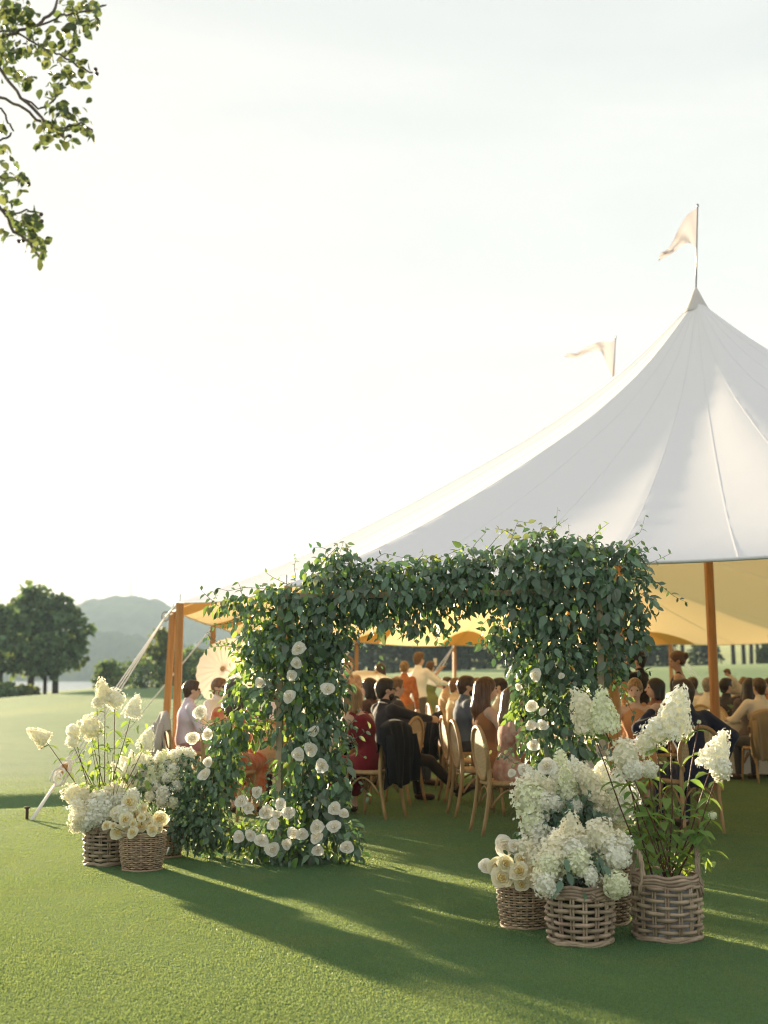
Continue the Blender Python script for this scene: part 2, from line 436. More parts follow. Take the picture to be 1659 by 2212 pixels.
# ================================================================= TREES IN THE DISTANCE
bark_m = mat('bark', (0.045, 0.034, 0.026), c2=(0.03, 0.024, 0.02), nscale=6, rough=0.9, spec=0.1, bump=0.6, bscale=14)
far_leaf_m = mat('far_foliage', (0.10, 0.165, 0.085), rough=0.6, spec=0.15, trans=(0.15, 0.21, 0.06), tw=0.35, rand=0.45, island=True)
far_leaf2_m = mat('far_foliage_light', (0.075, 0.105, 0.030), rough=0.6, spec=0.15, trans=(0.22, 0.26, 0.05), tw=0.35, rand=0.4, island=True)
con_leaf_m = mat('conifer_foliage', (0.030, 0.055, 0.030), rough=0.7, spec=0.1, trans=(0.06, 0.09, 0.03), tw=0.2, rand=0.4, island=True)
LT = leaf_template(0.42, 0.12, 0.2)
def tree(name, label, base, H, W, n_clump, leaf, m, group, trunk_h=0.25, lean=0.0, leafs=24, seed=0, conifer=False, trunk_r=None):
    r = np.random.default_rng(seed + 100); rr = random.Random(seed)
    root = empty(name, base)
    tag(root, label, 'tree' if 'shrub' not in name else 'shrub', group)
    tr = trunk_r or H * 0.028
    mb = MB(); top = Vector((lean * H * 0.3, 0, H * 0.86))
    mb.tube([(0, 0, -0.3), (rr.uniform(-.1, .1) * W * .2, 0, H * trunk_h), top], [tr * 1.25, tr, tr * 0.25], 8)
    mb.build('trunk', bark_m, root)
    # clumps arranged through the crown
    cl = []
    for k in range(n_clump):
        t = (k + 0.5) / n_clump; z0_ = trunk_h * (0.9 if name in ('shore_tree', 'row_tree') else 0.55); z = H * (z0_ + (1 - z0_) * (t * 0.94))
        if conifer: rad = W * 0.5 * (1.02 - t) ** 0.75
        else: rad = W * 0.5 * (math.sin(math.pi * min(0.97, 0.16 + 0.8 * t)) ** 0.7)
        a = k * 2.399 + rr.uniform(-.4, .4); q = rr.uniform(0.25, 1.0) ** 0.6
        cl.append((Vector((math.cos(a) * rad * q + lean * z * 0.3, math.sin(a) * rad * q, z + rr.uniform(-.04, .04) * H)), W * rr.uniform(0.08, 0.17)))
    mb = MB()
    for c, s in cl[::max(1, n_clump // 16)]:
        b = Vector((0, 0, max(H * trunk_h * 0.8, c.z - (0.12 if conifer else 0.3) * H)))
        mb.tube([b, b.lerp(c, 0.55) + Vector((0, 0, 0.02 * H)), c], [tr * 0.4, tr * 0.22, tr * 0.08], 5)
    mb.build('limb', bark_m, root)
    n = n_clump * leafs
    C = np.repeat(np.array([c for c, s in cl]), leafs, 0); S = np.repeat(np.array([s for c, s in cl]), leafs)
    d = r.normal(size=(n, 3)); d /= np.linalg.norm(d, axis=1, keepdims=True)
    pos = C + d * (S * r.random(n) ** 0.45)[:, None] * np.array([1.15, 1.15, 0.72])
    y = d * 0.7 + r.normal(size=(n, 3)) * 0.5 + np.array([0, 0, -0.35]); z = r.normal(size=(n, 3)) + np.array([0, 0, 0.8])
    v, f = scatter(LT[0], LT[1], frames_np(y, z), pos, leaf * (0.7 + 0.7 * r.random(n)))
    o = inst('crown', mesh_np('crown', v, f, m, smooth=False), root); tag(o, kind='stuff')
    return root
GL = 'trees on the lake shore'
def on_lawn(dx, Y, z=None):
    x = (dx - 829.5) / F_ * Y
    return (x, Y, float(lawn_z(x, Y)) if z is None else z)
tree('shore_tree', 'leftmost tall shore tree, its crown cut by the picture edge', on_lawn(8, 92), 6.8, 4.0, 60, 0.42, far_leaf_m, GL, 0.36, seed=1)
tree('shore_tree', 'tallest tree on the lake shore with a ragged open top', on_lawn(72, 98), 8.3, 4.2, 80, 0.42, far_leaf_m, GL, 0.32, seed=2, lean=-0.05)
tree('shore_tree', 'broad rounded dark tree on the shore right of the tallest one', on_lawn(126, 97), 7.5, 4.2, 85, 0.42, far_leaf_m, GL, 0.33, seed=3)
tree('shore_tree', 'low spreading tree drooping towards the water below the tall shore trees', on_lawn(104, 91), 4.4, 2.6, 36, 0.36, far_leaf_m, GL, 0.42, seed=4)
GS = 'shrubs along the lake shore'
for k, (dx, Y, H, W, lab, m) in enumerate([
    (20, 88, 1.2, 1.8, 'small round shrub at the foot of the leftmost shore tree', far_leaf_m),
    (66, 90, 0.8, 1.8, 'low shrub on the shore between the tall trees', far_leaf2_m),
    (242, 100, 2.4, 2.6, 'rounded dark shrub on the shore right of the open water', far_leaf_m),
    (310, 104, 2.2, 4.2, 'wide low shrub on the shore just left of the tent ropes', far_leaf_m),
    (398, 106, 2.4, 3.8, 'low dark shrub seen between the two front tent poles', far_leaf_m)]):
    tree('shore_shrub', lab, on_lawn(dx, Y), H, W, 26, 0.30, m, GS, 0.08, seed=20 + k)
tree('shore_tree', 'pale green young tree on the shore behind the tent ropes', on_lawn(352, 108), 4.6, 2.7, 46, 0.34, far_leaf2_m, GL, 0.2, seed=8)
tree('shore_tree', 'mid green bushy tree behind the corner pole of the tent', on_lawn(425, 112), 4.0, 4.4, 52, 0.36, far_leaf_m, GL, 0.15, seed=9)
# dark belt behind the tent, seen under the far eave
GB = 'trees of the dark belt behind the tent'
belt = [(640, 150, 'leftmost dark conifer of the belt behind the tent'), (740, 152, 'dark conifer behind the far pole left of the white parasol'),
        (800, 149, 'dark conifer straight above the white parasol'), (850, 154, 'dark conifer above the woman in orange'),
        (905, 150, 'dark conifer behind the head of the standing man in white'), (955, 153, 'dark conifer left of the far white pole'),
        (1010, 151, 'dark conifer right of the far white pole'), (1065, 155, 'dark conifer under the middle of the leafy arch'),
        (1130, 152, 'dark conifer behind the right leg of the arch'), (1230, 156, 'dark conifer hidden mostly by the right leg of the arch'),
        (1340, 158, 'dark conifer just right of the right arch leg'), (1405, 152, 'dark broad tree left of the woman with the hair bun')]
for k, (dx, Y, lab) in enumerate(belt):
    tree('belt_tree', lab, on_lawn(dx, Y), 8 + (k * 37 % 5), 5.6, 60, 0.55, con_leaf_m, GB, 0.10, seed=40 + k, conifer=True)
GT = 'row of tall trunks on the far rise'
for k, (dx, Y, lab) in enumerate([
    (1470, 170, 'first tall trunk of the far row, right of the woman with the bun'), (1497, 172, 'second tall trunk of the far row, left of the tent mast'),
    (1580, 165, 'thickest trunk of the far row, right of the tent mast'), (1602, 172, 'trunk of the far row second right of the tent mast'),
    (1618, 178, 'trunk of the far row third right of the tent mast'), (1632, 185, 'slim trunk of the far row near the right picture edge'),
    (1646, 190, 'last slim trunk of the far row at the right picture edge')]):
    tree('row_tree', lab, on_lawn(dx, Y), 15, 6.5, 50, 0.7, con_leaf_m, GT, 0.52, seed=70 + k, trunk_r=0.24)
tree('row_shrub', 'bushy dark tree on the rise left of the tent mast', on_lawn(1520, 160), 4.0, 3.6, 36, 0.4, con_leaf_m, GT, 0.1, seed=90)
tree('row_shrub', 'sunlit yellow green bush at the far right edge', on_lawn(1652, 140), 2.8, 1.7, 36, 0.4, far_leaf2_m, GT, 0.1, seed=91)
# white garden canopy by the shore
b = Vector(on_lawn(296, 101)); mb = MB()
mb.add([(-1.0, -0.6, 1.15), (1.0, -0.6, 1.75), (1.0, 0.6, 1.75), (-1.0, 0.6, 1.15)], [(0, 1, 2, 3)])
mb.add([(-1.0, -0.6, 1.10), (1.0, -0.6, 1.70), (1.0, 0.6, 1.70), (-1.0, 0.6, 1.10)], [(3, 2, 1, 0)])
e = empty('garden_canopy', b); tag(e, 'small white slanted canopy between shrubs on the lake shore', 'canopy')
mb.build('cover', mat('white_cover', (0.75, 0.75, 0.75)), e, smooth=False)
for x, y, h in ((-.9, -.5, 1.12), (.9, -.5, 1.68), (-.9, .5, 1.12), (.9, .5, 1.68)):
    mb = MB(); mb.tube([(x, y, -0.1), (x, y, h)], 0.04, 6); mb.build('leg', mat('dark_metal', (0.08, 0.08, 0.08), rough=0.5), e)
# ================================================================= SAILCLOTH TENT
canvas_m = bpy.data.materials.new('sailcloth'); canvas_m.use_nodes = True
def _canvas():
    nt = canvas_m.node_tree; nd = nt.nodes; lk = nt.links.new; nd.remove(nd['Principled BSDF']); mo = nd['Material Output']
    ge = nd.new('ShaderNodeNewGeometry'); tcn = nd.new('ShaderNodeTexCoord')
    n = nd.new('ShaderNodeTexNoise'); n.inputs['Scale'].default_value = 0.8; n.inputs['Detail'].default_value = 5; lk(tcn.outputs['Object'], n.inputs[0])
    def mixc(f, a, b):
        mx = nd.new('ShaderNodeMix'); mx.data_type = 'RGBA'
        if isinstance(f, float): mx.inputs[0].default_value = f
        else: lk(f, mx.inputs[0])
        for i, c in ((6, a), (7, b)):
            if isinstance(c, tuple): mx.inputs[i].default_value = (*c, 1)
            else: lk(c, mx.inputs[i])
        return mx.outputs[2]
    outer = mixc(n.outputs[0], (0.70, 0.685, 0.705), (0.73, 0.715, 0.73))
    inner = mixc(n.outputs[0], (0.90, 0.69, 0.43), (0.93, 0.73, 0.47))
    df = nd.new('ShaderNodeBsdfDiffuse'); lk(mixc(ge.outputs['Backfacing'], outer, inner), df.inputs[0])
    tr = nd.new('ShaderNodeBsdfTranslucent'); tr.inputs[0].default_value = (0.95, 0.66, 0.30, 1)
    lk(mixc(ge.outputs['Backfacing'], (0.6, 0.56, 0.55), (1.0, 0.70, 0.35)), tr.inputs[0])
    w = nd.new('ShaderNodeTexNoise'); w.inputs['Scale'].default_value = 220; lk(tcn.outputs['Object'], w.inputs[0])
    bp = nd.new('ShaderNodeBump'); bp.inputs['Strength'].default_value = 0.12; bp.inputs['Distance'].default_value = 0.002; lk(w.outputs[0], bp.inputs['Height'])
    n2 = nd.new('ShaderNodeTexNoise'); n2.inputs['Scale'].default_value = 2.2; n2.inputs['Detail'].default_value = 3; lk(tcn.outputs['Object'], n2.inputs[0])
    b2 = nd.new('ShaderNodeBump'); b2.inputs['Strength'].default_value = 0.04; b2.inputs['Distance'].default_value = 0.05
    lk(n2.outputs[0], b2.inputs['Height']); lk(bp.outputs[0], b2.inputs['Normal'])
    lk(b2.outputs[0], df.inputs['Normal'])
    ms = nd.new('ShaderNodeMixShader'); fr = nd.new('ShaderNodeMapRange'); fr.inputs[3].default_value = 0.05; fr.inputs[4].default_value = 0.38; lk(ge.outputs['Backfacing'], fr.inputs[0]); lk(fr.outputs[0], ms.inputs[0])
    lk(df.outputs[0], ms.inputs[1]); lk(tr.outputs[0], ms.inputs[2]); lk(ms.outputs[0], mo.inputs[0])
_canvas()
seam_m = mat('seam_webbing', (0.68, 0.665, 0.68), rough=0.9, spec=0.05)
patch_m = mat('canvas_patch', (0.62, 0.42, 0.18), rough=0.8, trans=(0.75, 0.45, 0.15), tw=0.25)
pole_m = mat('varnished_pine', (0.52, 0.25, 0.075), c2=(0.40, 0.17, 0.045), nscale=3, stretch=(14, 14, 1.0), rough=0.42, spec=0.4, bump=0.12, bscale=8)
rope_m = mat('white_rope', (0.74, 0.70, 0.64), rough=0.8, bump=0.4, bscale=90)
steel_m = mat('galvanised_steel', (0.32, 0.32, 0.33), rough=0.35, metal=0.8)
rust_m = mat('rusty_stake', (0.10, 0.06, 0.045), rough=0.7, metal=0.4)

mast_base = G(1553, 1707)
MY = [mast_base.y, mast_base.y + 6.3, mast_base.y + 12.6, mast_base.y + 18.9]
peak1 = P(1504, 640, mast_base.y + 0.1)
PEAK = [Vector((peak1.x, y + 0.1, peak1.z)) for y in MY]
PEAK[3].z -= 0.2
POLES = [((-2.68, 17.05, 2.38), 0), ((-3.07, 18.9, 2.36), 0), ((-3.14, 23.9, 2.35), 1), ((-3.1, 29.2, 2.35), 2), ((-0.72, 34.5, 2.33), 3), ((2.13, 39.4, 2.36), 3),
         ((8.4, 38.2, 2.36), 3), ((11.3, 34.4, 2.36), 3), ((11.6, 28.6, 2.36), 2), ((11.6, 22.3, 2.36), 1), ((11.4, 16.2, 2.36), 0), ((8.9, 10.0, 2.34), 0),
         ((4.15, 7.75, 2.32), 0), ((1.80, 10.25, 2.30), 0), ((-1.0, 13.3, 2.34), 0)]
NP = len(POLES)
_gt = np.array([0, .023, .147, .303, .524, .705, .833, 1.0]); _gz = np.array([1, .945, .738, .55, .34, .188, .094, 0])
def catmull(i, f):
    p0, p1, p2, p3 = (Vector(POLES[(i + k) % NP][0]) for k in (-1, 0, 1, 2))
    return 0.5 * (2 * p1 + (p2 - p0) * f + (2 * p0 - 5 * p1 + 4 * p2 - p3) * f * f + (3 * p1 - p0 - 3 * p2 + p3) * f ** 3)
def canopy(u, t):
    """point of the tent roof; u runs round the poles, t from ridge (0) to eave (1)"""
    u = u % NP; i = int(u); f = u - i; i %= NP; (a, ma), (b, mb_) = POLES[i], POLES[(i + 1) % NP]
    a = Vector(a); b = Vector(b); e = a.lerp(b, f); s = math.sin(math.pi * f) ** 1.0
    inward = Vector((4.1, min(max(e.y, MY[0]), MY[3]), e.z)) - e
    ln = (b - a).length
    sp_ = catmull(i, f); w_ = t ** 5; e = e * w_ + sp_ * (1 - w_)
    e = e + inward.normalized() * (0.022 * ln * s); e.z -= 0.012 * ln * s
    m = ma + (mb_ - ma) * f; k = min(int(m), 2); fr = m - k
    r = PEAK[k].lerp(PEAK[k + 1], fr); dip = math.sin(math.pi * fr); r.z -= 1.7 * dip
    p = r.lerp(e, t); g = float(np.interp(t, _gt, _gz)); g = g * (1 - dip) + (1 - t) ** 1.25 * dip
    # belly between seams
    p.z = e.z + (r.z - e.z) * g
    return p
# smooth the tabulated profile
_tt = np.linspace(0, 1, 60); _zz = np.interp(_tt, _gt, _gz)
for _ in range(14): _zz[2:-1] = 0.25 * _zz[1:-2] + 0.5 * _zz[2:-1] + 0.25 * _zz[3:]
_gt, _gz = _tt, _zz
tent = empty('marquee_tent', (4.1, 16, 0))
tag(tent, 'white sailcloth tent with amber underside, tall peaks and pine poles', 'tent')
def tbuild(mb, name, m, smooth=True):
    o = mb.build(name, m, None, smooth); o.parent = tent; o.matrix_parent_inverse = Matrix.Translation((-4.1, -16, 0)); return o
NSUB = [1, 3, 3, 3, 2, 3, 2, 2, 2, 2, 3, 3, 3, 3, 3]
TS = [0.012, 0.025, 0.045, 0.07, 0.1, 0.14, 0.18, 0.23, 0.28, 0.34, 0.4, 0.47, 0.54, 0.61, 0.68, 0.75, 0.82, 0.88, 0.94, 0.975, 1.0]
seam_us = []
for i in range(NP):
    for k in range(NSUB[i]):
        u0 = i + k / NSUB[i]; u1 = i + (k + 1) / NSUB[i]; seam_us.append(u0)
        nu = 8; mb = MB(); vs = []; fs = []
        for a in range(nu + 1):
            for t in TS: vs.append(canopy(u0 + (u1 - u0) * a / nu, t))
        m_ = len(TS)
        for a in range(nu):
            for j in range(m_ - 1): fs.append((a * m_ + j, (a + 1) * m_ + j, (a + 1) * m_ + j + 1, a * m_ + j + 1))
        mb.add(vs, fs); po = tbuild(mb, 'canopy_panel', canvas_m)
        nn = []
        for a in range(nu + 1):
            for t in TS:
                u = u0 + (u1 - u0) * a / nu; d1 = canopy(u + .03, max(t, .03)) - canopy(u - .03, max(t, .03)); d2 = canopy(u, min(1, t + .03)) - canopy(u, max(0.005, t - .03)); q_ = d1.cross(d2); q_ = q_ if q_.z > 0 else -q_; nn.append(tuple(q_.normalized()))
        po.data.normals_split_custom_set_from_vertices(nn)
for u in seam_us:
    mb = MB(); vs = []; fs = []
    pts = [canopy(u, t) for t in TS]
    side = (canopy(u + 0.02, 0.7) - canopy(u - 0.02, 0.7)).normalized(); w = 0.008
    for j, p in enumerate(pts):
        tg = (pts[min(j + 1, len(pts) - 1)] - pts[max(j - 1, 0)]).normalized(); nn = side.cross(tg).normalized()
        if nn.z < 0: nn = -nn
        ww = w * min(1, 0.35 + TS[j] * 3)
        for sx, sz in ((-1, -1), (1, -1), (1, 1), (-1, 1)): vs.append(p + side * (sx * ww) + nn * (sz * 0.002))
    for j in range(len(pts) - 1):
        for k in range(4): fs.append((4 * j + k, 4 * j + (k + 1) % 4, 4 * j + 4 + (k + 1) % 4, 4 * j + 4 + k))
    mb.add(vs, fs); tbuild(mb, 'seam', seam_m, smooth=False)
# rope hem along the eave
mb = MB(); mb.tube([canopy(NP * k / 240, 1.0) + Vector((0, 0, -0.012)) for k in range(240)], 0.016, 6, closed=True); tbuild(mb, 'eave_hem', seam_m)
# reinforcement patches, poles, pins
for i, ((x, y, z), mi) in enumerate(POLES):
    la = (Vector(POLES[i - 1][0]) - Vector((x, y, z))).length; lb = (Vector(POLES[(i + 1) % NP][0]) - Vector((x, y, z))).length
    Rr = (Vector((x, y)) - Vector((PEAK[mi].x, PEAK[mi].y))).length
    mb = MB(); rad = min(1.0, la * 0.42, lb * 0.42); vs = []; fs = []; na, nb = 16, 5
    for a in range(na + 1):
        ang = math.pi * a / na
        for b in range(nb + 1):
            q = rad * b / nb; ax = -math.cos(ang) * q; by = math.sin(ang) * q * 0.8
            u = i + (ax / lb if ax > 0 else ax / la)
            p = canopy(u, 1 - by / Rr - 0.003); vs.append(p + Vector((0, 0, -0.012)))
    for a in range(na):
        for b in range(nb): fs.append((a * (nb + 1) + b, (a + 1) * (nb + 1) + b, (a + 1) * (nb + 1) + b + 1, a * (nb + 1) + b + 1))
    mb.add(vs, fs); tbuild(mb, 'reinforcement_patch', patch_m)
    ctr = Vector((4.1, min(max(y, MY[0]), MY[3]), 0)); outw = (Vector((x, y, 0)) - ctr).normalized()
    foot = Vector((x, y, 0)) + outw * 0.02
    if i == 1: foot = Vector((x - 0.10, y, 0))
    foot.z = float(lawn_z(foot.x, foot.y))
    mb = MB(); ax = (Vector((x, y, z - 0.02)) - foot); ln = ax.length
    M3 = frame(ax, outw) 
    w = 0.047; ch = 0.010
    prof = [(w - ch, w), (w, w - ch), (w, -w + ch), (w - ch, -w), (-w + ch, -w), (-w, -w + ch), (-w, w - ch), (-w + ch, w)]
    vs = []
    for k in (0, 1):
        for (px, pz) in prof: vs.append(foot + M3 @ Vector((px, ln * k, pz)))
    mb.add(vs, [tuple((k, (k + 1) % 8, 8 + (k + 1) % 8, 8 + k)) for k in range(8)] + [tuple(range(8))[::-1], tuple(range(8, 16))])
    po = tbuild(mb, 'side_pole', pole_m, smooth=False)
    mb = MB(); mb.tube([(x, y, z - 0.05), (x, y, z + 0.10)], 0.007, 6); mb.build('pole_pin', steel_m, po)
# masts with peak caps
for k, pk in enumerate(PEAK):
    b = Vector((mast_base.x if k == 0 else pk.x + 0.1, MY[k], 0)); b.z = float(lawn_z(b.x, b.y))
    mb = MB(); n = 8; mb.tube([b, b.lerp(pk, 0.5), pk], [0.062, 0.060, 0.05], n); mo_ = tbuild(mb, 'mast', pole_m, smooth=False)
    mb = MB()
    mb.lathe([(0.168, -0.27), (0.165, -0.24), (0.150, -0.22), (0.095, -0.11), (0.045, 0.0), (0.018, 0.05), (0.010, 0.07)], 18, pk + Vector((0, 0, 0.05)))
    mb.build('peak_cap', mat('cap_cloth', (0.62, 0.60, 0.58), rough=0.8, trans=(0.6, 0.5, 0.4), tw=0.2, bump=0.3, bscale=8), mo_)
# guy ropes of the near left corner, block and tackle, and stakes
def rope(pts, r, name='guy_rope'):
    mb = MB(); mb.tube(pts, r, 6); return tbuild(mb, name, rope_m)
A = Vector(POLES[0][0]); B = Vector(POLES[1][0])
ring = P(358, 1331, 17.6); st = G(68, 1772)
low = st + (ring - st) * 0.14; blk = st + (ring - st) * 0.23
rope([A + Vector((0, 0, 0.0)), ring], 0.012); rope([B + Vector((0, 0, -0.05)), ring], 0.012)
for dx_, rr_ in ((-0.045, 0.009), (0.0, 0.008), (0.05, 0.009)):
    rope([ring, ring.lerp(blk, 0.5) + Vector((dx_ * 0.7, 0, 0)), blk + Vector((dx_, 0, 0.0))], rr_)
mb = MB(); mb.tube([st, st.lerp(low, 0.5), low], [0.022, 0.020, 0.016], 8, flat=0.4); tbuild(mb, 'guy_strap', rope_m)
mb = MB(); q = (blk - low)
for k in range(7):       # coiled spare rope round the block
    c = low.lerp(blk, 0.15 + 0.12 * k); rr2 = 0.045 + 0.02 * math.sin(k * 2.1)
    mb.tube([c + Vector((math.cos(a) * rr2, math.sin(a * 1.0) * 0.03, math.sin(a) * rr2 * 1.4)) for a in np.linspace(0, 2 * math.pi, 12)[:-1]], 0.011, 6, closed=True)
mb.tube([low, low + Vector((-0.06, 0.0, 0.02)), low + Vector((-0.03, 0, 0.12)), blk], 0.011, 6)
tbuild(mb, 'rope_coil', rope_m)
mb = MB(); mb.box(low.lerp(blk, 0.5), (0.06, 0.05, 0.16), frame(Vector((0, 1, 0)), (ring - st)))
tbuild(mb, 'rope_block', mat('brass_block', (0.45, 0.24, 0.08), rough=0.5))
mb = MB(); mb.tube([ring + Vector((math.cos(a) * .05, 0, math.sin(a) * .06)) for a in np.linspace(0, 2 * math.pi, 13)[:-1]], 0.013, 6, closed=True); tbuild(mb, 'steel_ring', steel_m)
C_ = Vector(POLES[2][0]); stC = Vector((-4.9, 23.4, 0)); stC.z = float(lawn_z(stC.x, stC.y))
rope([C_ + Vector((0, 0, -0.03)), stC], 0.012)
for i in (3, 4, 5, 6):
    p = Vector(POLES[i][0]); ctr = Vector((4.1, min(max(p.y, MY[0]), MY[3]), 0)); o_ = (Vector((p.x, p.y, 0)) - ctr).normalized()
    s2 = Vector((p.x, p.y, 0)) + o_ * 2.0
    if i == 5: s2 = Vector((p.x - 1.5, p.y + 0.6, 0))
    s2.z = float(lawn_z(s2.x, s2.y)); rope([p, s2], 0.016); rope([p, s2 + Vector((0.35, 0, 0))], 0.016)
def stake(loc, label, h=0.11):
    e = empty('tent_stake', loc); tag(e, label, 'stake', 'iron stakes of the tent ropes')
    mb = MB(); mb.lathe([(0.016, -0.05), (0.016, h)], 10); mb.build('shaft', rust_m, e)
    mb = MB(); mb.lathe([(0.0, h + 0.014), (0.030, h + 0.012), (0.034, h), (0.016, h - 0.008)], 12); mb.build('head', rust_m, e)
s1 = G(58, 1770); stake((s1.x, s1.y, float(lawn_z(s1.x, s1.y))), 'rusty iron stake with a flat head beside the near rope end')
# pennants on the two front masts
flag_m = mat('pennant_cloth', (0.58, 0.55, 0.56), rough=0.9, trans=(0.55, 0.49, 0.47), tw=0.25, bump=0.2, bscale=30)
def pennant(k, px, ytop, ybase, cl, hw, label):
    Y = PEAK[k].y; e = empty('pennant', PEAK[k] + Vector((0, 0, 0.2))); tag(e, label, 'flag', 'white pennants on the tent masts')
    off = -e.location
    def bl(mb, n, m):
        o = mb.build(n, m); o.parent = e; o.matrix_parent_inverse = Matrix.Translation(off); return o
    top = P(px, ytop, Y); base = PEAK[k] + Vector((0, 0, 0.12))
    mb = MB(); mb.tube([base, base.lerp(top, .5), top], [0.012, 0.011, 0.009], 8); fp_ = bl(mb, 'flagpole', steel_m)
    mb = MB(); mb.lathe([(0, .03), (.016, .025), (.018, 0), (0.012, -.01)], 10, top); mb.build('finial', steel_m, fp_)
    n = 28; s = np.linspace(0, 1, len(cl)); vs = []; fs = []
    for i in range(n + 1):
        t = i / n; cx = np.interp(t, s, [c[0] for c in cl]); cy = np.interp(t, s, [c[1] for c in cl]); h = np.interp(t, s, hw)
        tilt = np.interp(t, s, [c[2] for c in cl])
        for j in range(7):
            v = (j / 6 - 0.5) * 2
            vs.append(P(cx + math.sin(tilt) * h * v, cy + math.cos(tilt) * h * v, Y + t * 0.10 * math.sin(t * 17 + v * 1.5) + 0.05 * math.sin(v * 5 + t * 4) * t))
    for i in range(n):
        for j in range(6): fs.append((i * 7 + j, i * 7 + j + 1, (i + 1) * 7 + j + 1, (i + 1) * 7 + j))
    mb = MB(); mb.add(vs, fs); bl(mb, 'cloth', flag_m)
pennant(0, 1507, 445, 615, [(1505, 493, 0), (1490, 495, .15), (1476, 508, .5), (1463, 524, .8), (1450, 541, .8), (1436, 549, .3), (1424, 556, -.3)], [44, 32, 19, 10, 7, 6, 8],
        'white pennant blowing from the tall front mast, its tail curled')
pennant(1, 1330, 729, 800, [(1329, 778, 0), (1316, 762, -.2), (1303, 748, -.3), (1288, 748, 0), (1268, 756, .2), (1244, 769, .2), (1222, 767, -.6)], [46, 24, 12, 8, 6, 5, 5],
        'white pennant on the mast behind, streaming left above the roof')
# ================================================================= FLOWER AND LEAF STOCK
vine_m = mat('vine_leaf', (0.098, 0.168, 0.104), rough=0.40, spec=0.55, trans=(0.13, 0.25, 0.06), tw=0.20, rand=0.42, island=True)
vine_lt_m = mat('vine_leaf_pale', (0.14, 0.18, 0.14), rough=0.5, spec=0.4, trans=(0.30, 0.34, 0.10), tw=0.25, rand=0.3, island=True)
young_m = mat('young_leaf', (0.15, 0.26, 0.07), rough=0.5, spec=0.35, trans=(0.34, 0.46, 0.07), tw=0.40, rand=0.3, island=True)
stem_m = mat('green_stem', (0.09, 0.13, 0.05), rough=0.6)
redstem_m = mat('red_stem', (0.10, 0.035, 0.022), rough=0.5, spec=0.4)
twig_m = mat('vine_twig', (0.10, 0.085, 0.05), rough=0.7)
rose_m = mat('white_rose', (0.88, 0.86, 0.82), c2=(0.88, 0.85, 0.77), nscale=20, rough=0.55, spec=0.2, trans=(0.92, 0.90, 0.80), tw=0.40)
rose_in_m = mat('rose_heart', (0.86, 0.80, 0.66), rough=0.55, spec=0.2, trans=(0.9, 0.84, 0.66), tw=0.25)  # creamier inner petals: shading of the white rose heart put into the colour
yrose_m = mat('cream_rose', (0.88, 0.85, 0.70), rough=0.55, spec=0.2, trans=(0.92, 0.85, 0.55), tw=0.40)
yrose_in_m = mat('yellow_rose_heart', (0.86, 0.76, 0.40), rough=0.55, spec=0.2, trans=(0.8, 0.55, 0.1), tw=0.3)
hyd_m = mat('white_hydrangea', (0.89, 0.88, 0.80), rough=0.6, spec=0.15, trans=(0.90, 0.89, 0.80), tw=0.42, rand=0.10, island=True)
hydc_m = mat('cream_hydrangea', (0.88, 0.83, 0.68), rough=0.6, spec=0.15, trans=(0.90, 0.86, 0.68), tw=0.42, rand=0.10, island=True)
hydg_m = mat('greenish_hydrangea', (0.85, 0.86, 0.71), rough=0.6, spec=0.15, trans=(0.78, 0.82, 0.42), tw=0.42, rand=0.12, island=True)
core_m = mat('hydrangea_core', (0.82, 0.82, 0.68), rough=0.8, trans=(0.85, 0.84, 0.7), tw=0.5)
VL = leaf_template(0.265, 0.18, 0.24)
YL = leaf_template(0.27, 0.20, 0.35)

def rose_mesh(name, mats, n=26, seed=0, openness=1.0):
    r = random.Random(seed); mb = MB()
    for k in range(n):
        o = (k + 1) / n; a0 = k * 2.3999 + r.uniform(-.15, .15)
        wid = 0.55 + 0.55 * o; lay = o * openness
        mb.m = 1 if (len(mats) > 1 and o < 0.42) else 0
        nu, nv = 4, 6; vs = []
        for i in range(nu + 1):
            a = (i / nu - 0.5) * 2
            for j in range(nv + 1):
                b = j / nv
                rho = (0.10 + 0.70 * o ** 0.9) * openness; hk = 0.62 - 0.26 * o
                rad = rho * (math.sin(math.pi * (0.08 + (0.78 - 0.30 * o) * b)) * (0.4 + 0.6 * min(1, b * 2.0))) + 0.34 * max(0, o - 0.3) * b ** 2.2 * (1 - 0.35 * a * a)
                zz = hk * (1 - (1 - b) ** 1.7) - 0.14 * o * o * b ** 4 * (1 - 0.7 * a * a) + 0.03 * math.sin(a * 5 + k * 1.7) * b
                pinch = 1.0 - 0.62 * max(0, b - 0.55) / 0.45 * (0.35 + o)
                ang = a0 + a * wid * 1.2 * math.sin(math.pi * min(1, 0.22 + 0.5 * b)) * max(0.12, pinch)
                rad += r.uniform(-.012, .012)
                vs.append((math.cos(ang) * rad, math.sin(ang) * rad, zz))
        fs = [(i * (nv + 1) + j, (i + 1) * (nv + 1) + j, (i + 1) * (nv + 1) + j + 1, i * (nv + 1) + j + 1) for i in range(nu) for j in range(nv)]
        mb.add(vs, fs)
    mb.m = 0
    return mb.mesh(name, mats)      # radius about 1
ROSES = [rose_mesh('rose', [rose_m, rose_in_m], 15, s, op) for s, op in ((1, 1.0), (2, 0.9), (3, 1.08), (4, 0.72))]
YROSES = [rose_mesh('rose', [yrose_m, yrose_in_m], 19, s, op) for s, op in ((5, 1.0), (6, 1.1), (7, 0.8))]

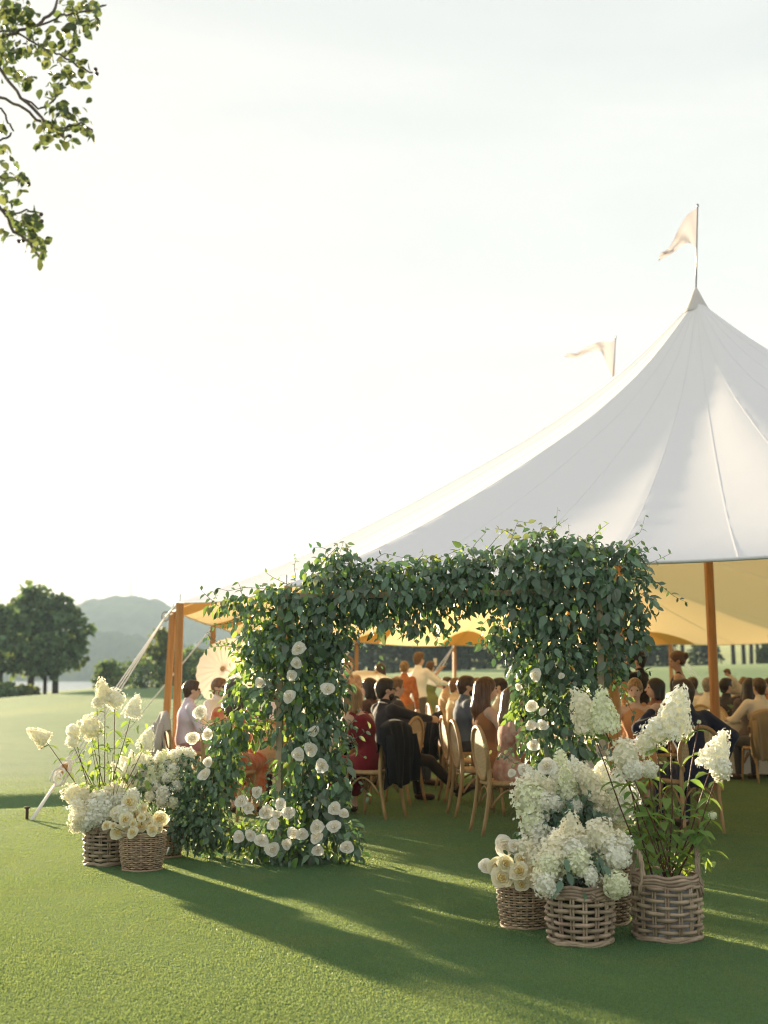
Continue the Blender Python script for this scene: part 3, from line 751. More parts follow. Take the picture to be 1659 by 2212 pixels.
def floret_template():
    v = [(0, 0, 0)]; f = []
    for k in range(4):
        a = k * math.pi / 2; c, s = math.cos(a), math.sin(a); b = len(v)
        for (x, y, z) in ((0.45, -0.42, 0.10), (1.0, 0.0, 0.02), (0.45, 0.42, 0.10)): v.append((x * c - y * s, x * s + y * c, z))
        f += [(0, b, b + 1), (0, b + 1, b + 2)]
    return np.array(v), np.array(f)
FT = floret_template()
def hyd_mesh(name, m, n, shape, seed, fl=0.075, loose=0.06):
    """panicle of florets, height about 1 along +Z from 0; shape 'cone', 'ball' or 'loose'"""
    r = np.random.default_rng(seed)
    k = np.arange(n) + 0.5; t = k / n; ph = k * 2.39996
    if shape == 'cone':
        z = 1 - np.sqrt(t) * 0.98; rad = 0.40 * (1 - z) ** 0.72 * np.clip(z / 0.10 + 0.55, 0, 1) + 0.03
        nz = 0.45 + 0.5 * z ** 3; nrm = np.stack([np.cos(ph), np.sin(ph), nz - 0.9 * (z < 0.08)], 1)
    elif shape == 'ball':
        zz = 1 - 2 * t * 0.97; rad = 0.48 * np.sqrt(np.clip(1 - zz * zz, 0, 1)); z = 0.5 + 0.5 * zz
        nrm = np.stack([np.cos(ph) * rad, np.sin(ph) * rad, zz * 0.5], 1)
    else:
        zz = 1 - 2 * t; rad = (0.44 + 0.10 * np.sin(ph * 0.31)) * np.sqrt(np.clip(1 - zz * zz, 0, 1)); z = 0.5 + 0.55 * zz
        nrm = np.stack([np.cos(ph) * rad, np.sin(ph) * rad, zz * 0.5 + 0.15], 1)
    lump = 1 + 0.10 * np.sin(ph * 3 + z * 9) + loose * r.normal(size=n)
    pos = np.stack([np.cos(ph) * rad * lump, np.sin(ph) * rad * lump, z + loose * 0.5 * r.normal(size=n)], 1)
    nrm = nrm / np.linalg.norm(nrm, axis=1, keepdims=True) + 0.38 * r.normal(size=(n, 3))
    nrm /= np.linalg.norm(nrm, axis=1, keepdims=True)
    y = np.cross(nrm, r.normal(size=(n, 3)))
    v, f = scatter(FT[0], FT[1], frames_np(y, nrm), pos, fl * (0.65 + 0.6 * r.random(n)))
    # inner core closes the gaps
    cm = MB()
    if shape == 'cone': prof = [(0.02, 0.03), (0.27, 0.05), (0.31, 0.14), (0.25, 0.38), (0.16, 0.62), (0.06, 0.85), (0.0, 0.94)]
    else: prof = [(0.0, 0.06), (0.25, 0.14), (0.37, 0.34), (0.39, 0.5), (0.35, 0.68), (0.22, 0.86), (0.0, 0.93)]
    cm.lathe(prof, 12); cv = np.array(cm.v); cf = []
    for q in cm.f: cf += [(q[0], q[1], q[2]), (q[0], q[2], q[3])]
    allv = np.concatenate([v, cv]); allf = np.concatenate([f, np.array(cf) + len(v)])
    fm = np.concatenate([np.zeros(len(f), int), np.ones(len(cf), int)])
    return mesh_np(name, allv, allf, [m, core_m], smooth=False, fmat=fm)
HC = {'w': [hyd_mesh('flower_head', hyd_m, 420, 'cone', s, .056) for s in (1, 2)], 'c': [hyd_mesh('flower_head', hydc_m, 420, 'cone', s, .056) for s in (3, 4)],
      'g': [hyd_mesh('flower_head', hydg_m, 420, 'cone', s, .056) for s in (5, 6)]}
HBALL = {'w': [hyd_mesh('flower_head', hyd_m, 190, 'ball', s, 0.095) for s in (11, 12)], 'c': [hyd_mesh('flower_head', hydc_m, 190, 'ball', s, 0.095) for s in (13,)],
      'g': [hyd_mesh('flower_head', hydg_m, 190, 'ball', s, 0.095) for s in (14,)]}
HL = {'w': [hyd_mesh('flower_head', hyd_m, 170, 'loose', s, 0.10, 0.14) for s in (21, 22)], 'c': [hyd_mesh('flower_head', hydc_m, 170, 'loose', s, 0.10, 0.14) for s in (23, 24)],
      'g': [hyd_mesh('flower_head', hydg_m, 170, 'loose', s, 0.10, 0.14) for s in (25,)]}
def leaf_mesh(name, tpl, m):
    return mesh_np(name, tpl[0], tpl[1], m)
LEAF_V = leaf_mesh('leaf', VL, vine_m); LEAF_VP = leaf_mesh('leaf', VL, vine_lt_m); LEAF_Y = leaf_mesh('leaf', YL, young_m)

def put(parent, name, me, loc, axis, scale, spin=None):
    """axis is where the +Z of the mesh should point (world)"""
    M3 = frame(Vector((rng.uniform(-1, 1), rng.uniform(-1, 1), rng.uniform(-1, 1))).cross(Vector(axis)), axis)
    return inst(name, me, parent, Vector(loc) - parent.location, M3, scale)

# ================================================================= LEAFY ARCH
arch = empty('flower_arch', (0.3, 9.9, 0))
tag(arch, 'square leafy arch of dark vine foliage studded with white roses at tent entrance', 'flower arch')
AL = Vector((-0.78, 10.15, 0)); AR = Vector((1.48, 9.6, 0)); AD = (AR - AL).normalized(); AN = Vector((AD.y, -AD.x, 0))    # AN towards the camera
archwood_m = mat('pale_arch_wood', (0.42, 0.33, 0.22), c2=(0.34, 0.26, 0.17), nscale=4, stretch=(10, 10, 1), rough=0.7)
def abuild(mb, name, m, smooth=True):
    o = mb.build(name, m, None, smooth); o.parent = arch; o.matrix_parent_inverse = Matrix.Translation(-arch.location); return o
for b_ in (AL, AR + AD * 0.12):
    for s in (-0.10, 0.16):
        mb = MB(); p = b_ - AN * 0.08 + AN * s; mb.box(p + Vector((0, 0, 1.0)), (0.045, 0.045, 1.99), Matrix.Rotation(math.atan2(AD.y, AD.x), 3, 'Z')); abuild(mb, 'post', archwood_m, False)
for s in (-0.18, 0.08):
    mb = MB(); mb.box((AL + AR) / 2 + AN * s + AD * .06 + Vector((0, 0, 2.02)), ((AR - AL).length + 0.28, 0.045, 0.045), Matrix.Rotation(math.atan2(AD.y, AD.x), 3, 'Z')); abuild(mb, 'beam', archwood_m, False)

def depth_at(dx): return AL.y + (AR.y - AL.y) * np.clip((dx - 620) / 650.0, -0.3, 1.25)
# foliage masses: x, y in the photograph, half sizes, half depth (m), leaves, young share
blobs = [
 # left leg from top to bottom
 (665, 1305, 82, 62, .26, 520, .10), (565, 1350, 75, 52, .24, 270, .25), (700, 1360, 65, 80, .25, 420, .05), (630, 1400, 110, 70, .27, 620, .25),
 (560, 1420, 66, 50, .25, 230, .5), (525, 1500, 48, 50, .22, 150, .35), (640, 1480, 110, 70, .27, 640, .2), (720, 1480, 40, 110, .22, 300, .05),
 (520, 1575, 65, 42, .22, 200, .3), (650, 1560, 90, 70, .26, 450, .2), (490, 1640, 40, 45, .2, 150, .2), (660, 1650, 80, 70, .25, 380, .15),
 (620, 1735, 66, 60, .25, 220, .35), (690, 1730, 65, 70, .24, 340, .05), (690, 1790, 75, 50, .24, 300, .05), (590, 1810, 95, 40, .28, 300, .25), (660, 1840, 110, 16, .3, 170, .1),
 (690, 1590, 50, 200, .25, 480, .02), (740, 1640, 25, 120, .2, 130, .05), (770, 1845, 22, 12, .12, 14, .1), (470, 1690, 38, 55, .2, 260, .1), (462, 1785, 36, 45, .2, 200, .1), (525, 1800, 40, 35, .2, 130, .3), (480, 1590, 34, 40, .2, 110, .2), (480, 1308, 30, 20, .15, 40, .3), (530, 1298, 45, 20, .16, 80, .2), (590, 1280, 40, 22, .2, 100, .3),  # low blobs on the left wing are added to fill gaps in the cast shadow
 # beam
 (800, 1240, 60, 34, .22, 150, .08), (870, 1236, 60, 32, .22, 150, .1), (945, 1228, 60, 34, .22, 160, .1), (1020, 1212, 55, 36, .22, 150, .08),
 (720, 1235, 70, 42, .26, 320, .15), (760, 1290, 80, 65, .28, 420, .04), (840, 1280, 75, 62, .28, 430, .03), (920, 1272, 75, 62, .28, 430, .03),
 (1000, 1265, 75, 62, .28, 450, .04), (1080, 1250, 80, 75, .29, 540, .03), (1160, 1240, 85, 85, .30, 640, .03), (1240, 1235, 85, 80, .30, 640, .03), (1330, 1250, 75, 75, .29, 520, .03),
 (830, 1345, 60, 28, .2, 90, .02), (930, 1338, 70, 26, .2, 90, .02), (740, 1375, 30, 22, .15, 45, .02), (900, 1360, 40, 22, .14, 36, .02),
 (1150, 1172, 60, 34, .2, 110, .0), (1240, 1178, 60, 28, .2, 100, .0), (1345, 1190, 45, 26, .2, 80, .0), (740, 1200, 35, 28, .18, 70, .05), (620, 1850, 150, 10, .3, 120, .1), (755, 1810, 26, 40, .2, 90, .05),
 # right leg
 (1130, 1340, 75, 65, .27, 430, .03), (1220, 1330, 90, 75, .29, 560, .02), (1320, 1340, 75, 70, .28, 440, .02), (1380, 1310, 30, 60, .2, 90, .02), (1080, 1380, 45, 26, .18, 110, .02),
 (1200, 1420, 90, 65, .28, 520, .04), (1300, 1425, 60, 50, .26, 280, .03), (1375, 1370, 26, 50, .16, 50, .02), (1150, 1450, 50, 60, .23, 220, .3), (1235, 1500, 78, 65, .27, 450, .04),
 (1140, 1520, 40, 60, .2, 150, .45), (1230, 1580, 80, 65, .25, 400, .04), (1160, 1600, 45, 60, .2, 150, .15), (1230, 1670, 75, 65, .25, 320, .03), (1230, 1760, 70, 70, .24, 200, .03), (1230, 1850, 60, 60, .22, 140, .03)]
def arch_foliage():
    pos = []; out = []; kind = []; siz = []
    for (x, y, rx, ry, dz, n, yg) in blobs:
        n = int(n * 0.78)
        d = nr.normal(size=(n, 3)); d /= np.linalg.norm(d, axis=1, keepdims=True)
        q = nr.random(n) ** 0.42
        Y0 = depth_at(x)
        for k in range(n):
            px = x + d[k, 0] * rx * q[k]; py = y + d[k, 2] * ry * q[k] * -1
            p = P(px, py, Y0); p.y += -0.0 + d[k, 1] * dz * q[k]
            if p.z < 0.02: p.z = 0.02 + rng.random() * 0.05
            pos.append(p); out.append((d[k, 0], d[k, 1], d[k, 2])); kind.append(1 if rng.random() < yg else 0); siz.append(rng.choice((rng.uniform(0.035, 0.06), rng.uniform(0.055, 0.09), rng.uniform(0.068, 0.105))))
    pos = np.array(pos); out = np.array(out); kind = np.array(kind); siz = np.array(siz); n = len(pos)
    y = out * 0.55 + nr.normal(size=(n, 3)) * 0.38 + np.array([0, -0.15, -0.80])
    z = out * 0.8 + nr.normal(size=(n, 3)) * 0.45 + np.array([0, -0.35, 0.35])
    Fm = frames_np(y, z)
    # the 300 leaves that show largest: big, on the side towards the camera
    score = -out[:, 1] * 1.0 + siz * 14 + nr.random(n) * 0.35 - kind * 0.1 - (pos[:, 1] - 9.9) * 0.6
    pick = np.argsort(-score)[:300]; mask = np.zeros(n, bool); mask[pick] = True
    for k in pick:
        M3 = Matrix([list(r_) for r_ in Fm[k]])
        inst('leaf', LEAF_Y if kind[k] else (LEAF_VP if rng.random() < .2 else LEAF_V), arch, Vector(pos[k]) - arch.location, M3, float(siz[k]) * 1.12)
    pale = nr.random(n) < 0.12
    top = pos[:, 2] > 2.15; pale |= top & (nr.random(n) < 0.14)
    for sel, m in (((kind == 0) & ~pale, vine_m), ((kind == 0) & pale, vine_lt_m), (kind == 1, young_m)):
        s = sel & ~mask
        v, f = scatter(VL[0], VL[1], Fm[s], pos[s] - np.array(arch.location), siz[s])
        tag(inst('foliage', mesh_np('foliage', v, f, m), arch), kind='stuff')
arch_foliage()
# loose tendrils: stem polyline in the photograph and leaves along it
def tendril(parent, pts, Y, leaf=0.05, step=16, m=None, sm=None, pair=True, r=0.0022, droop=0.4, names='leaf', young=0.0, pale=0.0):
    W = [P(a, b, Y + (c[0] if c else 0)) for a, b, *c in pts]
    # resample
    cur = []
    for i in range(len(W) - 1):
        for k in range(5): cur.append(W[i].lerp(W[i + 1], k / 5))
    cur.append(W[-1])
    for i in range(1, len(cur) - 1): cur[i] = cur[i] * 0.5 + (cur[i - 1] + cur[i + 1]) * 0.25
    mb = MB(); mb.tube([c - parent.location for c in cur], [r * (1 - 0.6 * i / len(cur)) for i in range(len(cur))], 5)
    mb.build('tendril', sm or twig_m, parent)
    L_ = 0; side = 1; nxt = 0.02; st = step * Y / F_
    for i in range(1, len(cur)):
        seg = cur[i] - cur[i - 1]; L_ += seg.length
        while L_ > nxt:
            nxt += st * rng.uniform(0.7, 1.3); side = -side
            for s in ((side, -side) if (pair and rng.random() < .55) else (side,)):
                t = seg.normalized(); sd = t.cross(Vector((0, -1, 0))) * s
                y = sd * 0.8 + t * 0.35 + Vector((rng.uniform(-.3, .3), rng.uniform(-.6, .3), -droop + rng.uniform(-.25, .25)))
                z = Vector((rng.uniform(-.5, .5), -0.7 + rng.uniform(-.6, .5), 0.5 + rng.uniform(-.4, .4)))
                q = rng.random(); me = LEAF_Y if q < young else (LEAF_VP if q < young + pale else LEAF_V)
                if m: me = m
                inst(names, me, parent, cur[i] - parent.location, frame(y, z), leaf * rng.uniform(0.65, 1.25))
# (added to the arch after its 300 largest leaves, so joined into one part each)
class JoinLeaves:
    pass
def tendrils_joined(parent, lst, name='trailing_vine'):
    """each trailing vine is one part: stem and its small leaves"""
    for (pts, Y, leaf, step, m, droop) in lst:
        W = [P(a, b, Y) for a, b in pts]; W = [w + Vector((0, rng.uniform(-.05, .05), 0)) for w in W]
        cur = []
        for i in range(len(W) - 1):
            for k in range(5): cur.append(W[i].lerp(W[i + 1], k / 5))
        cur.append(W[-1])
        for i in range(1, len(cur) - 1): cur[i] = cur[i] * 0.5 + (cur[i - 1] + cur[i + 1]) * 0.25
        mb = MB(); mb.tube([c - parent.location for c in cur], [0.0024 * (1 - 0.6 * i / len(cur)) for i in range(len(cur))], 5)
        mb.m = 1; L_ = 0; side = 1; nxt = 0.015; st = step * Y / F_
        for i in range(1, len(cur)):
            seg = cur[i] - cur[i - 1]; L_ += seg.length
            while L_ > nxt:
                nxt += st * rng.uniform(0.6, 1.4); side = -side
                t = seg.normalized(); sd = t.cross(Vector((0, -1, 0))) * side
                y = sd * 0.75 + t * 0.4 + Vector((rng.uniform(-.35, .35), rng.uniform(-.6, .35), -droop + rng.uniform(-.3, .3)))
                z = Vector((rng.uniform(-.6, .6), -0.6 + rng.uniform(-.6, .6), 0.5 + rng.uniform(-.5, .5)))
                M3 = frame(y, z); sc = leaf * rng.uniform(0.6, 1.25); c0 = cur[i] - parent.location
                mb.add([c0 + M3 @ (Vector(v) * sc) for v in VL[0]], [tuple(f) for f in VL[1]])
        mb.build(name, [twig_m, m], parent)
td = []
for (pts, m, lf) in [
    ([(720, 1230), (735, 1190), (742, 1172)], vine_lt_m, .05), ([(690, 1220), (715, 1195), (730, 1180)], vine_lt_m, .05), ([(740, 1215), (752, 1190), (745, 1172)], vine_m, .045),
    ([(640, 1250), (636, 1225), (640, 1205), (634, 1200)], young_m, .03), ([(620, 1262), (590, 1248), (576, 1238)], young_m, .035), ([(600, 1275), (530, 1268), (490, 1276), (470, 1270)], vine_m, .055),
    ([(560, 1330), (500, 1345), (462, 1352), (446, 1385)], vine_m, .05), ([(540, 1360), (495, 1395), (460, 1398), (438, 1405)], vine_m, .055), ([(530, 1400), (480, 1395), (448, 1370)], young_m, .045),
    ([(800, 1215), (830, 1195), (862, 1203), (905, 1212)], vine_m, .04), ([(930, 1212), (960, 1200), (990, 1188), (1010, 1180)], young_m, .035), ([(900, 1215), (915, 1195), (912, 1185)], young_m, .03),
    ([(1010, 1200), (1030, 1170), (1050, 1150), (1048, 1140)], vine_m, .035), ([(1050, 1190), (1075, 1160), (1090, 1145)], young_m, .035), ([(1100, 1180), (1110, 1150), (1120, 1125), (1140, 1130)], vine_lt_m, .055),
    ([(1150, 1190), (1165, 1150), (1172, 1130)], vine_lt_m, .06), ([(1180, 1180), (1200, 1140), (1203, 1110), (1204, 1096)], vine_m, .04), ([(1130, 1190), (1150, 1165), (1180, 1150), (1200, 1140)], vine_lt_m, .055),
    ([(1220, 1170), (1232, 1150), (1228, 1130)], vine_m, .035), ([(1270, 1180), (1290, 1160), (1287, 1143)], vine_m, .035), ([(1330, 1190), (1360, 1165), (1385, 1150), (1392, 1115)], vine_m, .042),
    ([(1350, 1200), (1372, 1180), (1390, 1165)], vine_m, .05), ([(1380, 1210), (1400, 1218), (1430, 1205), (1450, 1195)], vine_m, .042), ([(1380, 1200), (1400, 1225), (1405, 1250)], vine_m, .04),
    ([(1370, 1230), (1420, 1262), (1460, 1288), (1490, 1302)], vine_m, .045), ([(1375, 1290), (1395, 1330), (1393, 1360)], vine_m, .05), ([(1330, 1380), (1370, 1390), (1410, 1392), (1415, 1400)], vine_m, .05),
    ([(1330, 1420), (1380, 1450), (1410, 1450)], vine_m, .05), ([(1300, 1440), (1345, 1500), (1370, 1545)], vine_m, .05), ([(1320, 1380), (1340, 1430), (1345, 1480)], vine_m, .05),
    ([(1110, 1380), (1070, 1385), (1040, 1390), (1022, 1392)], vine_m, .055), ([(1100, 1400), (1060, 1400), (1035, 1372)], vine_m, .05),
    ([(830, 1330), (815, 1380), (822, 1440)], vine_m, .05), ([(880, 1330), (890, 1380), (900, 1392)], vine_m, .045), ([(930, 1330), (940, 1380), (952, 1398)], vine_m, .045), ([(780, 1340), (760, 1370), (740, 1385)], vine_m, .045), ([(700, 1360), (760, 1390), (800, 1402)], vine_m, .04),
    ([(1000, 1320), (990, 1350), (985, 1362)], vine_m, .045), ([(735, 1600), (765, 1620), (790, 1640)], vine_m, .045), ([(740, 1640), (775, 1690), (795, 1720)], vine_m, .045), ([(720, 1560), (750, 1590), (765, 1600)], vine_m, .045),
    ([(750, 1800), (770, 1790), (778, 1820), (770, 1845)], vine_m, .05), ([(1150, 1560), (1115, 1600), (1095, 1640), (1075, 1635)], vine_m, .05), ([(1140, 1640), (1110, 1650), (1085, 1625), (1045, 1615)], vine_lt_m, .05),
    ([(1130, 1480), (1105, 1470), (1100, 1450)], young_m, .05), ([(1130, 1520), (1100, 1540), (1092, 1560)], young_m, .05), ([(1150, 1450), (1120, 1440), (1105, 1420)], young_m, .04),
    ([(490, 1550), (450, 1570), (425, 1560)], vine_m, .05), ([(500, 1600), (455, 1625), (430, 1650)], vine_m, .05), ([(560, 1830), (520, 1850), (490, 1840)], vine_m, .05), ([(480, 1650), (470, 1700), (490, 1740)], vine_m, .05),
    ([(540, 1680), (530, 1730), (520, 1760)], young_m, .05), ([(500, 1500), (470, 1490), (452, 1500)], vine_lt_m, .05)]:
    td.append((pts, float(depth_at(pts[0][0])) - 0.12, lf, 13, m, 0.35))
# loose sprigs breaking the outline all round
for (x, y, rx, ry, dz, n, yg) in blobs:
    for _ in range(2 if n < 200 else 3):
        a = rng.uniform(0, 2 * math.pi); sx, sy = x + math.cos(a) * rx * .8, y - math.sin(a) * ry * .8
        if sy > 1800: continue
        ln = rng.uniform(22, 58); drop = rng.uniform(0, 30) if math.sin(a) < .3 else rng.uniform(-12, 14)
        td.append(([(sx, sy), (sx + math.cos(a) * ln * .5, sy - math.sin(a) * ln * .5 + drop * .2), (sx + math.cos(a) * ln, sy - math.sin(a) * ln * .8 + drop)], float(depth_at(x)) + rng.uniform(-.32, .05), rng.uniform(.035, .06), rng.uniform(9, 13), rng.choice([vine_m, vine_m, vine_m, vine_lt_m, young_m]), rng.uniform(.2, .5)))
tendrils_joined(arch, td)
# roses on the arch
RL = [(787, 685), (768, 765), (740, 830), (735, 945), (870, 1135), (845, 1225), (780, 1260), (905, 1320), (553, 1460), (690, 1525), (515, 1545), (605, 1565), (668, 1585), (728, 1575), (975, 1550), (1030, 1580),
      (650, 1635), (885, 1645), (975, 1650), (750, 1680), (797, 1685), (460, 1700), (520, 1690), (580, 1720), (640, 1768), (720, 1740), (880, 1710), (885, 1772), (1040, 1755), (290, 1145), (213, 1168), (295, 1300), (280, 1370), (255, 1030),
      (575, 872), (940, 905), (475, 1510), (610, 1830)]
for (cx, cy) in RL[:-1]:
    dx, dy = 331.8 + .4 * cx, 1128 + .4 * cy; low = cy > 1430
    Y = float(depth_at(dx)) - (0.33 if low else 0.30) - (0.1 if cy > 1600 else 0); p = P(dx, dy, Y)
    ax = (Vector((0, 0, CAM_H)) - p).normalized() + Vector((rng.uniform(-.5, .35), rng.uniform(-.2, .2), rng.uniform(-.1, .55)))
    put(arch, 'rose', ROSES[rng.choice([0, 0, 1, 2, 3])], p, ax, rng.uniform(0.050, 0.070))
for (cx, cy, s) in [(680, 410, .056), (640, 690, .054), (632, 865, .052), (735, 868, .05), (655, 1040, .066), (575, 1262, .054), (460, 1290, .036), (905, 415, .03), (520, 520, .035), (740, 740, .035)]:
    dx, dy = 995.4 + .24 * cx, 1360.4 + .24 * cy; p = P(dx, dy, float(depth_at(dx)) - 0.3)
    put(arch, 'rose', ROSES[rng.randrange(4)], p, (Vector((0, 0, CAM_H)) - p).normalized() + Vector((rng.uniform(-.5, .2), 0, rng.uniform(0, .5))), s)
# ================================================================= BASKETS AND THEIR FLOWERS
cane_m = mat('grey_rattan', (0.42, 0.32, 0.225), c2=(0.28, 0.205, 0.145), nscale=14, rough=0.55, spec=0.3, bump=0.25, bscale=70, rand=0.22)
cane2_m = mat('brown_willow', (0.46, 0.34, 0.215), c2=(0.31, 0.22, 0.14), nscale=18, rough=0.55, spec=0.3, bump=0.25, bscale=80, rand=0.2)
liner_m = mat('basket_liner', (0.36, 0.37, 0.40), rough=0.3, spec=0.5, bump=0.5, bscale=12)
soil_m = mat('dark_moss', (0.022, 0.028, 0.014), rough=0.9, bump=0.8, bscale=40)
def basket(loc, R0, R1, H, rows, stakes, r, label, m, handles=None, rim=3, rz=0.0, liner=False):
    """R0 foot radius, R1 rim radius; rows of thick weave round paired stakes"""
    e = empty('wicker_basket', loc, rz); tag(e, label, 'basket', 'wicker baskets by the arch')
    ns = stakes * 2; seg = stakes * 10
    zb = r * 1.6; zt = H - rim * r * 1.5
    for k in range(rows):
        z = zb + (zt - zb) * k / (rows - 1); t = z / H; R = R0 + (R1 - R0) * t + 0.010 * math.sin(math.pi * t)
        ph = (k % 2) * math.pi + rng.uniform(-.12, .12); wob = rng.uniform(-.002, .002); ph2 = rng.uniform(0, 6.28)
        pts = []
        for i in range(seg):
            a = 2 * math.pi * i / seg; s = math.sin(a * stakes / 1.0 + ph)
            q = R + 0.55 * r * 1.55 * (abs(s) ** 0.6 * (1 if s > 0 else -1)) + wob
            pts.append((math.cos(a) * q, math.sin(a) * q, z + 0.22 * r * math.sin(a * 3 + ph2) + rng.uniform(-.04, .04) * r))
        mb = MB(); mb.tube(pts, [r * (0.9 + 0.12 * math.sin(i * 0.31 + k)) for i in range(seg)], 6, closed=True)
        mb.build('weave_strand', m, e)
    for k in range(stakes * 2):
        a = math.pi * (k + 0.5) / stakes; d = 0.55 * r / R0
        mb = MB()
        for s in (-1, 1):
            aa = a + s * d; mb.tube([(math.cos(aa) * (R0 + (R1 - R0) * t + 0.01 * math.sin(math.pi * t)), math.sin(aa) * (R0 + (R1 - R0) * t + 0.01 * math.sin(math.pi * t)), H * t) for t in (0.0, 0.3, 0.6, 0.97)], r * 0.5, 5)
        mb.build('stake', m, e)
    for k in range(rim + 1):        # braided rim and foot
        for (zz, Rr, nm) in (((H - rim * r * 1.35 + k * r * 1.35), R1, 'rim_strand'),) + ((((0.6 + 0.7 * k) * r, R0 + 0.006, 'foot_strand'),) if k < 2 else ()):
            pts = []; ph = k * 2.1; tw = 5 + k
            for i in range(72):
                a = 2 * math.pi * i / 72
                q = Rr + 0.004 + r * 0.45 * math.cos(a * tw + ph); pts.append((math.cos(a) * q, math.sin(a) * q, zz + r * 0.40 * math.sin(a * tw + ph)))
            mb = MB(); mb.tube(pts, r * 0.85, 6, closed=True); mb.build(nm, m, e)
    if handles is not None:
        for (ha, hgt, wid) in handles:
            c = Vector((math.cos(ha) * R1, math.sin(ha) * R1, H)); tg = Vector((-math.sin(ha), math.cos(ha), 0)); mb = MB()
            for s in range(4):
                pts = []
                for i in range(25):
                    t = i / 24; an = math.pi * (t * 1.36 - 0.18)
                    p = c + tg * (math.cos(an) * wid) + Vector((0, 0, math.sin(an) * hgt)) - Vector((0, 0, 0.02))
                    if t < 0.12 or t > 0.88: p += Vector((math.cos(ha), math.sin(ha), 0)) * 0.016
                    tw = s * math.pi / 2 + t * 16
                    p += Vector((math.cos(ha), math.sin(ha), 0)) * (0.009 * math.cos(tw)) + Vector((0, 0, 0.009 * math.sin(tw))) + tg * (0.004 * math.sin(tw))
                    pts.append(p)
                mb.tube(pts, 0.0068, 5)
            mb.build('handle', m, e)
    mb = MB(); Ri = R1 - r * 2.2
    mb.lathe([(R0 - r * 1.2, 0.012), (Ri, H - 0.012), (Ri - 0.006, H - 0.012), (R0 - r * 1.2 - 0.006, 0.02)], 28); mb.build('liner', liner_m if liner else soil_m, e)
    mb = MB(); mb.lathe([(0.001, H - 0.055), (Ri * 0.6, H - 0.06), (Ri - 0.006, H - 0.07)], 24); mb.build('soil', soil_m, e)
    return e
def gp(dx, dy):
    p = G(dx, dy); return (p.x, p.y, float(lawn_z(p.x, p.y)))
B1 = gp(1254, 2034); B2 = gp(1133, 2000); B3 = gp(1308, 1992); B4 = gp(1442, 2024)
BL1 = gp(230, 1866); BL2 = gp(307, 1878); BL3 = gp(352, 1850)
basket(B1, .155, .168, .30, 8, 8, .0125, 'thick grey rattan basket in front of the right flower group, two rope handles', cane_m, handles=[(R_(-75), .05, .045), (R_(105), .05, .045)], rim=3, rz=0.2)
basket(B2, .125, .148, .27, 18, 13, .0062, 'finely woven brown basket of yellow roses at the left of the right group', cane2_m, rim=2)
basket(B3, .125, .150, .36, 20, 13, .0075, 'finely woven tall basket half hidden at the back of the right group', cane2_m, rim=2, rz=0.4)
basket(B4, .170, .170, .335, 9, 8, .0125, 'thick grey rattan basket with upright handles holding red stemmed hydrangea', cane_m, handles=[(R_(196), .145, .062), (R_(-14), .145, .062)], rim=3, rz=0.0, liner=True)
basket(BL1, .150, .155, .30, 9, 8, .0125, 'thick dark rattan basket at the left end of the left flower group', cane_m, handles=[(R_(-95), .05, .045)], rim=3, rz=0.1)
basket(BL2, .135, .165, .27, 18, 14, .0062, 'fine light willow basket of yellow roses, front of the left group', cane2_m, rim=2)
basket(BL3, .13, .15, .27, 14, 12, .0075, 'small basket mostly hidden behind the left group under trailing leaves', cane2_m, rim=2)

def plant(name, loc, label, cat='flowers', group='flower arrangements in the baskets'):
    e = empty(name, loc); tag(e, label, cat, group); return e
STEM = [None]
def stem(e, a, b, r, m, bend=0.0):
    mid = a.lerp(b, 0.5) + Vector((rng.uniform(-1, 1) * bend, rng.uniform(-1, 1) * bend, bend * 0.6))
    pts = [a, a.lerp(mid, .5) * .5 + a.lerp(b, .25) * .5, mid, mid.lerp(b, .5) * .5 + a.lerp(b, .75) * .5, b]
    mb = MB(); mb.tube([q - e.location for q in pts], [r, r * .9, r * .8, r * .7, r * .55], 6); STEM[0] = mb.build('stem', m, e); return pts
def leaf_on(e, p, y, size, me=None, par=None):
    z = Vector((rng.uniform(-.5, .5), rng.uniform(-.6, .3), 0.9)); inst('leaf', me or LEAF_Y, par or e, Vector(p) - e.location, frame(y, z), size)
